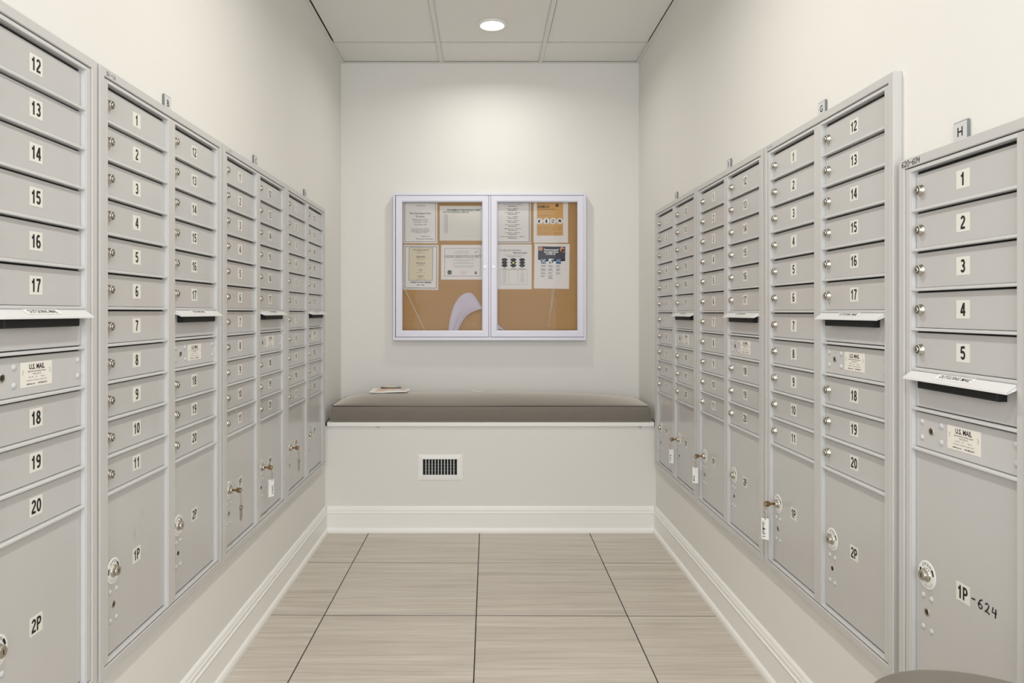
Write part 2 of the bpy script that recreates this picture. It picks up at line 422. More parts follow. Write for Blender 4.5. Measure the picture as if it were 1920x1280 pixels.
m = MB(); m.lathe([(0.0085, 0), (0.0085, 0.0012), (0.0060, 0.0016)], 16, 'nickel', 'y', cap0=False, cap1=False); m.disc(0, 0, 0.0061, -0.0004, 'dark', 16); m.box(-0.0012, 0.0012, -0.0012, -0.0004, -0.0045, 0.0045, 'brass'); KEYHOLE = mesh_only(m, 'keyhole')
m = MB(); m.lathe([(0.0062, 0), (0.0062, 0.0006)], 14, 'ventblack', 'y'); HOLE = mesh_only(m, 'keyhole_open')

def arc(cx, cy, rx, ry, a0, a1, n=14):
    return [(cx+rx*math.cos(math.radians(a0+(a1-a0)*i/n)), cy+ry*math.sin(math.radians(a0+(a1-a0)*i/n))) for i in range(n+1)]
DG = {'0': [arc(.27, .5, .19, .42, 90, 450, 28)],
      '1': [[(.33, 0), (.33, 1.0)], [(.33, .86), (.24, .76), (.10, .71)]],
      '2': [arc(.27, .70, .18, .22, 165, -25, 14)+[(.33, .47), (.12, .20), (.09, .08)], [(.02, .075), (.52, .075)]],
      '3': [arc(.26, .71, .17, .21, 150, -80, 14), arc(.26, .29, .19, .21, 90, -155, 16), [(.20, .515), (.30, .515)]],
      '4': [[(.40, 0), (.40, 1.0)], [(.36, .93), (.08, .33)], [(0, .29), (.56, .29)]],
      '5': [[(.50, .92), (.10, .92)], [(.13, .95), (.09, .47)], arc(.27, .32, .19, .25, 140, -155, 18)],
      '6': [arc(.27, .30, .185, .225, 90, 450, 22), [(.085, .30), (.09, .55)]+arc(.28, .60, .19, .325, 175, 50, 12)],
      '7': [[(.02, .92), (.52, .92)], [(.47, .90), (.30, .55), (.20, 0)]],
      '8': [arc(.27, .73, .155, .195, 90, 450, 20), arc(.27, .28, .19, .205, 90, 450, 22)],
      '9': [arc(.27, .70, .185, .225, 90, 450, 22), [(.455, .70), (.45, .45)]+arc(.26, .40, .19, .325, -5, -130, 12)],
      'P': [[(.10, 0), (.10, 1.0)], [(.08, .92), (.28, .92)]+arc(.28, .695, .19, .225, 90, -90, 12)+[(.08, .47)]]}
def number(mb, txt, h, y, k):
    adv = .62; wd = .185*h; tot = adv*len(txt)-.08
    x = -tot/2*h
    if txt[0] == '1': x -= .05*h
    for ch in txt:
        for st in DG[ch]: mb.stroke([(x+a*h, (b-.5)*h) for a, b in st], wd, y, k)
        x += adv*h
NUM = {}
def num_label(txt, big=False):
    if txt in NUM: return NUM[txt]
    m = MB(); m.box(-0.0205, 0.0205, -0.0005, 0, -0.019, 0.019, 'label')
    number(m, txt, 0.0270, -0.00062, 'ink')
    NUM[txt] = mesh_only(m, 'number_label'); return NUM[txt]
def usmail_mesh():
    m = MB(); m.box(-0.051, 0.051, -0.0005, 0, -0.0245, 0.0245, 'offwhite'); y = -0.00065
    m.text('U.S. MAIL', 0, 0.0155, 0.0105, y, 'ink', bold=0.03, sx=0.86)
    m.text('Approved by the Postmaster General', 0, 0.0062, 0.0035, y, 'ink', bold=0.01, sx=0.8, res=1)
    m.text('USPS-STD-4C', 0, 0.0005, 0.0035, y, 'ink', res=1)
    m.text('Model: 3715      S/N              Mfg. Date', 0, -0.0055, 0.0026, y, 'ink', sx=0.9, res=1)
    m.text('Factory Address: 1010 E. 62nd Street, Los Angeles, CA 90001', 0, -0.0115, 0.0026, y, 'ink', sx=0.72, res=1)
    m.text('mailboxes.com      1-800-MAILBOX', 0, -0.0185, 0.0037, y, 'ink', bold=0.02, sx=0.9, res=1)
    for sx in (-1, 1):
        m.stroke([(sx*0.041, 0.010), (sx*0.046, 0.006), (sx*0.042, 0.004), (sx*0.046, 0.0)], 0.0008, y, 'ink')
    return mesh_only(m, 'approval_sticker')
USM = usmail_mesh()
def dial_mesh():
    m = MB(); m.lathe([(0.031, 0), (0.031, 0.0008), (0.0302, 0.0012)], 36, 'white', 'y', cap0=False); y = -0.00135
    for i, ch in enumerate('OPEN'):
        a = PI/2+(1.5-i)*0.36
        m.text(ch, 0.0235*math.cos(a), 0.0235*math.sin(a), 0.0068, y, 'ink', rot=a-PI/2, bold=0.008)
    for s_ in (0, 1):
        a0 = (PI*0.98, PI*0.12)[s_]; d = (-1, -1)[s_]
        pts = [(0.0235*math.cos(a0+d*t*0.11), 0.0235*math.sin(a0+d*t*0.11)) for t in range(-2, 3)]
        m.stroke(pts, 0.0052, y, 'ink')
        e = pts[-1] if s_ == 0 else pts[0]; aa = math.atan2(e[1], e[0]); dr = d if s_ == 0 else -d
        tip = (0.0235*math.cos(aa+dr*0.22), 0.0235*math.sin(aa+dr*0.22))
        m.add([(e[0]*1.2, y, e[1]*1.2), (e[0]*0.8, y, e[1]*0.8), (tip[0], y, tip[1])], [(0, 1, 2), (2, 1, 0)], 'ink')
    for i, ch in enumerate('TURN KEY RIGHT'):
        a = -PI/2+(i-6.5)*0.155
        m.text(ch, 0.0245*math.cos(a), 0.0245*math.sin(a), 0.0036, y, 'inkgrey', rot=a+PI/2, res=1)
    return mesh_only(m, 'lock_dial')
DIAL = dial_mesh()
m = MB()
m.lathe([(0.0150, 0.001), (0.0145, 0.004), (0.0125, 0.0055)], 24, 'nickel', 'y', cap0=False)
m.lathe([(0.0118, 0.005), (0.0118, 0.012), (0.0108, 0.0138), (0.0092, 0.014)], 24, 'nickel', 'y', cap0=False)
m.box(-0.0011, 0.0011, -0.0144, -0.0139, -0.0045, 0.0045, 'dark'); PLOCK = mesh_only(m, 'parcel_lock')

RAIL = {}
def rail_mesh():
    m = MB(); m.chbox(0, OW, -0.0175, -0.0015, -0.0032, 0.0032, 0.0012, 'rail'); return mesh_only(m, 'rail')
RAILM = rail_mesh()
DOORM = mesh_only(door_panel(OW-0.0076, PITCH-0.0112), 'compartment_door')
SLOTM = mesh_only(door_panel(OW-0.0056, PITCH-0.0104, 'alu'), 'slot_panel')
MAILM = mesh_only(door_panel(OW-0.0076, PITCH-0.0112, 'alu'), 'master_panel')
def flap_mesh():
    m = MB(); w_ = OW-0.004
    pr = [(DF, -0.003), (DF, 0.0005), (-0.0365, -0.0195), (-0.0375, -0.0235), (-0.0355, -0.0240), (-0.0350, -0.0215), (DF, -0.0018)]
    m.prism([(a, b) for a, b in pr], 0, w_, 'x', 'flap')
    # folded end cheeks
    for x in (0.0, w_-0.0012):
        m.prism([(DF, -0.001), (-0.036, -0.0205), (-0.036, -0.0238), (DF, -0.012)], x, x+0.0012, 'x', 'flap')
    return mesh_only(m, 'flap')
FLAP = flap_mesh()
def flap_label(txt):
    m = MB(); sl = math.atan2(0.020, 0.029)
    # sticker lying on the sloping hood: local plane, built tilted
    w2, d = 0.058, 0.0175
    t = MB(); t.quad(-w2, w2, -d/2, d/2, 0, 'white'); t.text(txt, 0, 0, 0.0105, -0.0003, 'ink', bold=0.012, sx=0.84)
    R_ = Matrix.Rotation(-(PI/2-sl), 4, 'X')
    t.v = [tuple(R_ @ Vector(v)) for v in t.v]
    return mesh_only(t, 'outgoing_sticker')
OUTL = flap_label('OUTGOING MAIL'); OUTL2 = flap_label('OUTGOING MAIL!')
m = MB(); m.chbox(-0.128, 0.122, -0.0270, DF-0.0002, -0.0360, -0.0150, 0.003, 'ventblack'); MOUTH = mesh_only(m, 'slot_mouth')

def box_door(parent, x0, zt, txt):
    """zt = top of row"""
    d = inst(DOORM, 'compartment_door', parent, (x0+0.0038, 0, zt-PITCH+0.0041))
    cz = PITCH/2-0.0041; cx = OW/2-0.0038
    inst(num_label(txt), 'number_label', d, (cx, DF, cz))
    inst(LOCK, 'cam_lock', d, (0.020, DF, cz), (0, random.uniform(-0.12, 0.12), 0))
def parcel_door(parent, x0, z0, h, txt, hole, extra=None):
    dm = mesh_only(door_panel(OW-0.0076, h-0.0085), 'parcel_door')
    d = inst(dm, 'parcel_door', parent, (x0+0.0038, 0, z0+0.0035))
    cz = h/2-0.0035+(0.002 if h < 0.45 else -0.003); cx = OW/2-0.0038
    if txt[0] in '12': inst(num_label(txt), 'number_label', d, (cx, DF, cz))
    lx = 0.041; lz = cz+(0.0 if h < 0.45 else -0.006)
    inst(DIAL, 'lock_dial', d, (lx, DF, lz)); inst(PLOCK, 'parcel_lock', d, (lx, DF, lz))
    for dx, dz in ((-0.0135, -0.048), (0.0155, -0.048), (-0.0135, -0.118), (0.0155, -0.118)):
        inst(RIVET, 'rivet', d, (lx+dx, DF, lz+dz))
    inst(HOLE if hole else KEYHOLE, 'keyhole', d, (lx, DF, lz-0.082))
    return d, cx, cz

def frame_mesh(W, H, cols):
    """trim border, inner border step, posts and dark back"""
    m = MB(); a = 0.022
    # outer trim, mitred ring with small chamfer
    def ring(x0, x1, z0, z1, wd, yf, yb, k, c=0.0015):
        o = [(x0, z0), (x1, z0), (x1, z1), (x0, z1)]
        def off(d): return [(x0+d, z0+d), (x1-d, z0+d), (x1-d, z1-d), (x0+d, z1-d)]
        L = [[(p[0], yb, p[1]) for p in off(0)], [(p[0], yf+c, p[1]) for p in off(0)], [(p[0], yf, p[1]) for p in off(c)],
             [(p[0], yf, p[1]) for p in off(wd-c)], [(p[0], yf+c, p[1]) for p in off(wd)], [(p[0], yb, p[1]) for p in off(wd)]]
        v = [q for l in L for q in l]; f = []
        for i in range(5):
            for j in range(4): f.append((i*4+j, i*4+(j+1) % 4, (i+1)*4+(j+1) % 4, (i+1)*4+j))
        m.add(v, f, k)
    ring(0, W, 0, H, a, -FP, -0.0002, 'alu')
    yf, yb = -0.0185, -0.0002
    zb, zt = BF, H-TF
    b0 = a+0.0024
    m.chbox(b0, SF, yf, yb, 0.0244, H-0.0244, 0.001, 'alu')
    m.chbox(W-SF, W-b0, yf, yb, 0.0244, H-0.0244, 0.001, 'alu')
    x = SF
    for c in range(cols):
        m.chbox(x, x+OW, yf, yb, zt, H-0.0244, 0.001, 'rail')
        m.chbox(x, x+OW, yf, yb, 0.0244, zb, 0.001, 'rail')
        if c < cols-1: m.chbox(x+OW, x+OW+POST, yf, yb, 0.0244, H-0.0244, 0.001, 'alu')
        x += OW+POST
    m.box(0.004, W-0.004, -0.0014, -0.0002, 0.004, H-0.004, 'dark')
    return m
def post_lines(parent, W, H, cols):
    # thin raised hinge beads at both jambs of every column
    x = SF
    for c in range(cols):
        m = MB(); m.box(x+0.0002, x+0.0028, -0.0165, -0.0015, BF, H-TF, 'rail'); m.build('jamb', parent)
        m = MB(); m.box(x+OW-0.0028, x+OW-0.0002, -0.0165, -0.0015, BF, H-TF, 'rail'); m.build('jamb', parent)
        x += OW+POST

def mailbox_column(t, x0, ztop, rows, parcel_h, ptxt, hole, flaplab=None):
    z = ztop
    for k, r in enumerate(rows):
        if r == 'slot':
            s_ = inst(SLOTM, 'outgoing_panel', t, (x0+0.0028, 0, z-PITCH+0.0052))
            fz = PITCH-0.0052+0.001
            f = inst(FLAP, 'flap', s_, (-0.0008, 0, fz)); 
            inst(flaplab or OUTL, 'outgoing_sticker', s_, (OW/2-0.005, DF-0.0147, fz-0.0090))
            inst(MOUTH, 'slot_mouth', s_, (OW/2, 0, fz-0.0052))
        elif r == 'mail':
            s_ = inst(MAILM, 'master_panel', t, (x0+0.0038, 0, z-PITCH+0.0041)); cz = PITCH/2-0.0041
            for dx in (0.023, 0.091, 0.309):
                for dz in (-0.0175, 0.0175): inst(RIVET, 'rivet', s_, (dx, DF, cz+dz))
            inst(KEYHOLE, 'keyhole', s_, (0.056, DF, cz)); inst(USM, 'approval_sticker', s_, (0.162, DF, cz))
        else: box_door(t, x0, z, r)
        z -= PITCH
        if not (k+1 < len(rows) and rows[k+1] == 'slot') or True:
            inst(RAILM, 'rail', t, (x0, 0, z))
    return parcel_door(t, x0, z-parcel_h, parcel_h, ptxt, hole)

UW = 2*SF+2*OW+POST; UH = BF+TF+11*PITCH+0.393
def make_unit(label):
    t = empty('mailbox_unit', (0, 0, 0), 0, label, 'mailboxes', 'mailbox units')
    frame_mesh(UW, UH, 2).build('frame', t); post_lines(t, UW, UH, 2)
    zt = UH-TF
    mailbox_column(t, SF, zt, [str(i) for i in range(1, 12)], 0.393, '1P', False)
    mailbox_column(t, SF+OW+POST, zt, [str(i) for i in range(12, 18)]+['slot', 'mail']+[str(i) for i in range(18, 21)], 0.393, '2P', True)
    return t
U0 = make_unit('x')
ZL, ZR = HC-0.858, 1.751-1.3565
left = [('A', 1.663, 'grey mailbox unit on the left wall nearest the camera, cut off by the photo edge'),
        ('B', 2.458, 'grey mailbox unit on the left wall below the plaque lettered B'),
        ('C', 3.253, 'grey mailbox unit on the left wall below the plaque lettered C'),
        ('D', 4.048, 'grey mailbox unit on the left wall nearest the bench')]
right = [('E', 4.079, 'grey mailbox unit on the right wall nearest the bench'),
         ('F', 3.284, 'grey mailbox unit on the right wall below the plaque lettered F'),
         ('G', 2.487, 'grey double column mailbox unit on the right wall below the plaque lettered G')]
UN = {}
first = True
for n, yfar, lab in left:
    t = U0 if first else copy_tree(U0); first = False
    t['label'] = lab; t.location = (XL+0.0002, yfar-UW, ZL); t.rotation_euler = (0, 0, PI/2); UN[n] = t
for n, yfar, lab in right:
    t = copy_tree(U0); t['label'] = lab; t.location = (XR-0.0002, yfar, ZR); t.rotation_euler = (0, 0, -PI/2); UN[n] = t
# single column unit H
HW = 2*SF+OW; HP = 0.53; HH = BF+TF+7*PITCH+HP
t = empty('mailbox_unit', (XR-0.0002, 1.680, ZR), -PI/2, 'shorter single column grey mailbox unit on the right below the plaque lettered H', 'mailboxes', 'mailbox units')
frame_mesh(HW, HH, 1).build('frame', t); post_lines(t, HW, HH, 1)
d, cx, cz = mailbox_column(t, SF, HH-TF, ['1', '2', '3', '4', '5', 'slot', 'mail'], HP, '1P', False, OUTL2)
UN['H'] = t

# ---- handwriting strokes
HWG = {'6': [[(0.7,1),(0.35,0.8),(0.1,0.35),(0.25,0.02),(0.6,0.05),(0.7,0.3),(0.45,0.5),(0.15,0.35)]],
       '2': [[(0.1,0.8),(0.4,1),(0.65,0.8),(0.45,0.4),(0.05,0.02),(0.4,0.1),(0.75,0.0)]],
       '0': [[(0.4,1),(0.1,0.7),(0.15,0.2),(0.4,0),(0.65,0.3),(0.65,0.8),(0.4,1)]],
       '4': [[(0.2,1),(0.05,0.45),(0.7,0.5)],[(0.6,0.95),(0.5,0.0)]],
       '-': [[(0.1,0.5),(0.7,0.55)]],
       '1': [[(0.4,1),(0.38,0)]],
       'Q': [[(0.5,1),(0.1,0.7),(0.15,0.2),(0.5,0.05),(0.75,0.4),(0.6,0.9),(0.4,1)],[(0.45,0.3),(0.8,-0.1)]],
       'A': [[(0.05,0),(0.35,1),(0.7,0)],[(0.15,0.4),(0.6,0.4)]],
       'N': [[(0.1,0),(0.1,1),(0.6,0),(0.65,1)]], 'o': [[(0.4,0.6),(0.1,0.3),(0.4,0),(0.7,0.3),(0.4,0.6)]],
       'l': [[(0.4,1),(0.3,0.1),(0.55,0)]], 'e': [[(0.1,0.3),(0.65,0.4),(0.4,0.62),(0.1,0.3),(0.4,0),(0.7,0.1)]], 'c': [[(0.7,0.55),(0.35,0.62),(0.1,0.3),(0.4,0),(0.7,0.1)]],
       's': [[(0.65,0.6),(0.25,0.55),(0.6,0.25),(0.1,0.02)]], 'k': [[(0.15,1),(0.15,0)],[(0.6,0.6),(0.15,0.3),(0.65,0)]]}
def script(mb, txt, x, z, h, wd, y, k='ink', slope=0.0, adv=0.8):
    for ch in txt:
        for st in HWG.get(ch, []):
            mb.stroke([(x+a*h, z+b*h+slope*0) for a, b in st], wd, y, k)
        x += adv*h; z += slope*h
    return x
pd = [c for c in UN['H'].children if c.name.startswith('parcel_door')][0]
m = MB(); script(m, '-624', cx+0.024, cz-0.009, 0.019, 0.0030, DF-0.0006, slope=-0.05, adv=1.05); m.build('handwriting', pd)
fr = [c for c in UN['H'].children if c.name.startswith('frame')][0]
m = MB(); script(m, '620-604', 0.012, HH-0.018, 0.013, 0.0018, -FP-0.0004, adv=0.78); m.build('handwriting', fr)
fr = [c for c in UN['B'].children if c.name.startswith('frame')][0]
m = MB(); script(m, 'Q1-1A', 0.030, UH-0.017, 0.010, 0.0013, -FP-0.0004, adv=0.85); m.build('handwriting', fr)
fr = [c for c in UN['C'].children if c.name.startswith('frame')][0]
m = MB(); script(m, '1-1A', 0.045, UH-0.016, 0.008, 0.0010, -FP-0.0004, 'inkgrey', adv=0.9); m.build('handwriting', fr)
fr = [c for c in UN['G'].children if c.name.startswith('frame')][0]
m = MB(); script(m, '41-41', 0.028, UH-0.017, 0.010, 0.0012, -FP-0.0004, 'inkgrey', adv=0.95); m.build('handwriting', fr)
pdB = sorted([c for c in UN['B'].children if c.name.startswith('parcel_door')], key=lambda o: o.location.x)[0]
m = MB()
for st in ([(0.185,0.285),(0.190,0.300),(0.200,0.297)], [(0.165,0.265),(0.170,0.268)], [(0.150,0.235),(0.152,0.262),(0.146,0.250)], [(0.196,0.292),(0.203,0.270)], [(0.175,0.262),(0.182,0.258)]):
    m.stroke(st, 0.0008, DF-0.0003, 'pencil')
m.build('scratch', pdB)

# ------------------------------------------------------------------ letter plaques
def plaque(letter, side, y, label):
    t = empty('letter_plaque', (0, 0, 0), 0, label, 'sign', 'letter plaques above the mailbox units')
    m = MB(); m.chbox(-0.0215, 0.0215, -0.0068, -0.0015, 0.0, 0.042, 0.0008, 'plaque_edge')
    m.box(-0.0205, 0.0205, -0.0072, -0.0069, 0.002, 0.040, 'plaque'); m.build('plate', t)
    m = MB(); m.text(letter, 0, 0.021, 0.0195, -0.0075, 'ink', bold=0.014); m.build('letter', t)
    m = MB(); m.box(-0.012, 0.012, -0.0014, -0.0001, 0.006, 0.036, 'dark'); m.build('tape', t)
    if side == 'L': t.location = (XL, y, ZL+UH+0.0006); t.rotation_euler = (0, 0, PI/2)
    else: t.location = (XR, y, (ZR+UH if letter != 'H' else ZR+HH)+0.0006); t.rotation_euler = (0, 0, -PI/2)
    if letter in 'GEF': t.location.z += 0.0
    return t
for n, yf in (('B', 2.458), ('C', 3.253), ('D', 4.048)):
    plaque(n, 'L', yf-UW/2, 'small plaque lettered %s on the left wall%s' % (n, {'B': ', nearest of the three there', 'C': ', middle of the three there', 'D': ', nearest the bench'}[n]))
for n, yf in (('E', 4.079), ('F', 3.284), ('G', 2.487)):
    plaque(n, 'R', yf-UW/2, 'small plaque lettered %s on the right wall%s' % (n, {'E': ', nearest the bench', 'F': ', second from the bench', 'G': ', third from the bench'}[n]))
plaque('H', 'R', 1.680-HW/2+0.010, 'grey plaque lettered H above the short mailbox unit at the right')

# ------------------------------------------------------------------ keys hanging in the parcel locks
def key_set(unit, col, label, kind, txt='', swing=0.0):
    p = UN[unit]; x0 = SF+col*(OW+POST)
    lx = x0+0.0038+0.041; lz = BF+0.0035+0.393/2-0.0035+0.002
    # local frame: lock centre on door face, -y out of the door
    t = empty('key_set', (0, 0, 0), 0, label, 'keys', 'keys left in the parcel locks')
    base = Vector((lx, DF-0.0145, lz)); rz = p.rotation_euler.z
    t.rotation_euler = (0, 0, rz)
    t.location = Vector(p.location)+Matrix.Rotation(rz, 3, 'Z') @ base
    m = MB()
    m.box(-0.0010, 0.0010, -0.012, -0.0006, -0.0035, 0.0035, 'brass')
    # bow of the key: flat rounded head with a hole rim, standing out of the lock
    n = 20; v = []
    for i in range(n):
        a = 2*PI*i/n
        v.append((0.0, -0.022+0.0115*math.cos(a), 0.0095*math.sin(a)))
    V = [(-0.0011, b, c) for _, b, c in v]+[(0.0011, b, c) for _, b, c in v]+[(-0.0011, -0.027+0.003*math.cos(2*PI*i/n), 0.003*math.sin(2*PI*i/n)) for i in range(n)]+[(0.0011, -0.027+0.003*math.cos(2*PI*i/n), 0.003*math.sin(2*PI*i/n)) for i in range(n)]
    f = []
    for i in range(n):
        j = (i+1) % n
        f += [(i, j, n+j, n+i), (2*n+i, 3*n+i, 3*n+j, 2*n+j), (i, 2*n+i, 2*n+j, j), (n+i, n+j, 3*n+j, 3*n+i)]
    m.add(V, f, 'brass'); m.build('key', t)
    cy = -0.0295
    m = MB(); m.tube([(0.0095*math.sin(a)*0.35, cy-0.0095*math.cos(a)*0.5, -0.0075+0.0095*math.cos(a)*1.0+0.0095*math.sin(a)*0.2) for a in [2*PI*i/20 for i in range(20)]], 0.0009, 6, 'nickel', closed=True)
    m.build('ring', t)
    # small chain of links
    m = MB(); z = -0.018
    for q in range(4):
        m.tube([((0.0035*math.cos(a) if q % 2 else 0), cy+(0 if q % 2 else 0.0035*math.cos(a)), z-0.0045+0.0055*math.sin(a)) for a in [2*PI*i/12 for i in range(12)]], 0.0008, 5, 'nickel', closed=True)
        z -= 0.0085
    m.build('chain', t)
    if kind == 'tag':
        m = MB(); m.chbox(-0.0022, 0.0022, cy-0.013, cy+0.013, z-0.072, z-0.002, 0.0008, 'white')
        o = m.build('fob', t)
        m = MB()
        # scribbles on both broad sides of the fob
        k = MB(); script(k, txt, 0, 0, 0.016, 0.0028, 0, adv=0.62)
        for sx in (-1, 1):
            v = [(sx*0.0024, cy+(b*0.55+0.000)*1.0*1.2-0.009, z-0.066+a*1.3) for a, _, b in k.v]
            m.add(v, k.f, 'ink'); m.add(v, [tuple(reversed(f_)) for f_ in k.f], 'ink')
        # front edge lettering too
        m.build('writing', o)
        o.rotation_euler = (0, 0, swing)
    else:
        for q, (dx, ln, an) in enumerate(((-0.004, 0.050, -0.10), (0.0, 0.056, 0.05), (0.004, 0.048, 0.16))):
            m = MB(); m.box(dx-0.0008, dx+0.0008, cy-0.005, cy+0.005, z-0.016, z-0.002, 'nickel')
            m.box(dx-0.0008, dx+0.0008, cy-0.0028, cy+0.0028, z-ln, z-0.014, 'nickel')
            for s_ in range(4): m.box(dx-0.0008, dx+0.0008, cy+0.0028, cy+0.0040, z-0.022-s_*0.008-0.003, z-0.022-s_*0.008, 'nickel')
            m.build('spare_key', t)
    return t
key_set('C', 0, 'bunch of metal keys hanging from the 1P parcel lock below plaque C', 'keys')
key_set('C', 1, 'key with a white written fob in the 2P parcel lock below plaque C', 'tag', 'soc', 0.9)
key_set('D', 0, 'small bunch of keys in the 1P lock of the left unit nearest the bench', 'keys')
key_set('E', 1, 'key with a white fob in the 2P lock of the right unit nearest the bench', 'tag', 'scl', -0.9)
key_set('F', 0, 'key with a pale fob in the 1P parcel lock below plaque F', 'tag', 'ec', -0.7)
key_set('G', 0, 'key with a white scrawled fob in the 1P parcel lock below plaque G', 'tag', 'Nokc', -0.8)

# ------------------------------------------------------------------ notice board
SC = F_PX
YN = 4.545                      # front plane of case
def nx(px, y=YN): return (px-908)/SC*y
def nz(py, y=YN): return HC-(py-585)/SC*y
bx0, bx1, bz0, bz1 = nx(737), nx(1099), nz(638), nz(362)
nb = empty('notice_board', ((bx0+bx1)/2, YB, bz0), 0, 'glazed aluminium notice board with two locking doors on the back wall', 'notice board')
ox, oz = nb.location.x, nb.location.z
def NL(m):      # world -> local
    m.v = [(v[0]-ox, v[1]-YB, v[2]-oz) for v in m.v]; return m
m = MB(); wt = 0.013
yb_ = YB-0.0002
m.chbox(bx0, bx0+wt, YN, yb_, bz0, bz1, 0.0015, 'caseframe'); m.chbox(bx1-wt, bx1, YN, yb_, bz0, bz1, 0.0015, 'caseframe')
m.chbox(bx0+wt, bx1-wt, YN, yb_, bz0, bz0+wt+0.006, 0.0015, 'caseframe'); m.chbox(bx0+wt, bx1-wt, YN, yb_, bz1-wt, bz1, 0.0015, 'caseframe')
NL(m).build('case', nb)
YK = YB-0.016
m = MB(); m.box(bx0+wt+0.0005, bx1-wt-0.0005, YK, YB-0.0006, bz0+wt+0.0065, bz1-wt-0.0005, 'cork'); NL(m).build('cork_panel', nb)
def ndoor(x0, x1, lockx, lab):
    z0, z1 = bz0+wt+0.0085, bz1-wt-0.002; a = 0.041; at = 0.036
    m = MB()
    # mitred frame, slightly bevelled section
    o = [(x0, z0), (x1, z0), (x1, z1), (x0, z1)]
    def off(d): return [(x0+d, z0+d), (x1-d, z0+d), (x1-d, z1-d), (x0+d, z1-d)]
    L = [(0, YN+0.018), (0, YN+0.003), (0.002, YN+0.001), (a-0.008, YN+0.001), (a, YN+0.006), (a, YN+0.018)]
    v = [(p[0], yy, p[1]) for d_, yy in L for p in off(d_)]
    f = [(i*4+j, i*4+(j+1) % 4, (i+1)*4+(j+1) % 4, (i+1)*4+j) for i in range(5) for j in range(4)]
    f += [(20+j, 20+(j+1) % 4, (j+1) % 4, j) for j in range(4)]
    m.add(v, f, 'caseframe'); d = NL(m).build('door', nb)
    m = MB(); m.box(x0+a+0.0003, x1-a-0.0003, YN+0.010, YN+0.0125, z0+a+0.0003, z1-a-0.0003, 'glass'); NL(m).build('pane', d)
    m = MB(); m.lathe([(0.0105, 0), (0.0105, 0.003), (0.0088, 0.0042)], 24, 'nickel', 'y', (lockx, YN+0.001, nz(500)), cap0=False)
    m.lathe([(0.0060, 0.0043), (0.0052, 0.0056)], 16, 'white', 'y', (lockx, YN+0.001, nz(500)), cap0=False)
    m.box(lockx-0.001, lockx+0.001, YN-0.0052, YN-0.0046, nz(500)-0.003, nz(500)+0.003, 'dark')
    NL(m).build('lock', d)
    return d
ndoor(nx(742), nx(916), nx(909), ''); ndoor(nx(920.5), nx(1095), nx(926), '')
m = MB(); m.box(nx(916.6), nx(919.9), YN+0.004, YK-0.0005, bz0+wt+0.007, bz1-wt-0.001, 'caseframe'); NL(m).build('mullion', nb)

YS = YK-0.0006                  # plane of the papers
def sx_(px): return (px-908)/SC*YS
def sz_(py): return HC-(py-585)/SC*YS
def sheet(x0, x1, y0, y1, label, fn, k='paper', tilt=0.0, name='paper_notice'):
    X0, X1, Z0, Z1 = sx_(x0), sx_(x1), sz_(y1), sz_(y0)
    cx, cz = (X0+X1)/2, (Z0+Z1)/2; W, H = X1-X0, Z1-Z0
    t = empty(name, (cx, YS, cz), 0, label, 'notice'); t.rotation_euler = (0, tilt, 0)
    # gently curled sheet
    m = MB(); n = 8; v = []; 
    for i in range(n+1):
        for j in range(2):
            u = i/n; bow = -0.0004
            v.append((-W/2+W*u, bow, -H/2+H*j))
    f = [(2*i, 2*i+2, 2*i+3, 2*i+1) for i in range(n)]
    m.add(v, f, k); b = len(v); m.add([(a, 0.0, c) for a, _, c in v], [tuple(reversed(q)) for q in f]+[(0, 1, 2, 3)][:0], k)
    m.build('sheet', t)
    pr = MB(); fn(pr, W, H); 
    # print follows the curl
    pr.v = [(a, y_*1.4-0.0004, c) for a, y_, c in pr.v]
    pr.build('printing', t)
    return t
PX = YS/SC                      # one photo pixel in metres
def border(m, W, H, d, wd, k='ink', dz=None, y=-0.0003):
    a, b = W/2-d, H/2-(dz if dz is not None else d)
    m.quad(-a, a, b-wd, b, y, k); m.quad(-a, a, -b, -b+wd, y, k); m.quad(-a, -a+wd, -b, b, y, k); m.quad(a-wd, a, -b, b, y, k)
def lines(m, rows, y=-0.0003, k='ink'):
    for r in rows:
        txt, x, z, h = r[:4]; kk = r[4] if len(r) > 4 else k; al = r[5] if len(r) > 5 else 'CENTER'; bo = r[6] if len(r) > 6 else 0.0; sx = r[7] if len(r) > 7 else 0.9
        m.text(txt, x*PX, z*PX, h*PX, y, kk, align=al, bold=bo, sx=sx, res=1)

def s1(m, W, H):
    border(m, W, H, 2.6*PX, 0.7*PX)
    lines(m, [('CONCIERGE', 0, 31, 2.6, 'inkgrey'), ('- - - - - - - - - - - - - - - -', 0, 24, 1.6, 'skinp'), ('The Concierge is here', 0, 17, 3.6, 'ink', 'CENTER', 0.02), ('To serve:', 0, 11, 3.6, 'ink', 'CENTER', 0.02),
              ('Saturdays & Sundays', 0, 5, 3.0), ('10:00 AM - 7 PM', 0, 0.5, 3.0), ('Concierge desk', 0, -4, 3.0),
              ('ALL PACKAGES, PARCELS', 0, -12.5, 2.4), ('PACKAGES MUST BE DELIVERED', 0, -16, 2.4, 'ink', 'CENTER', 0, 0.75), ('TO THE SIDE LOBBY', 0, -19, 2.4),
              ('Thank you,', 10, -26, 2.9), ('The Lobby Concierge', 8, -31, 2.9)])
sheet(756, 820, 377, 456, 'bordered concierge hours notice at the top left of the notice board', s1)
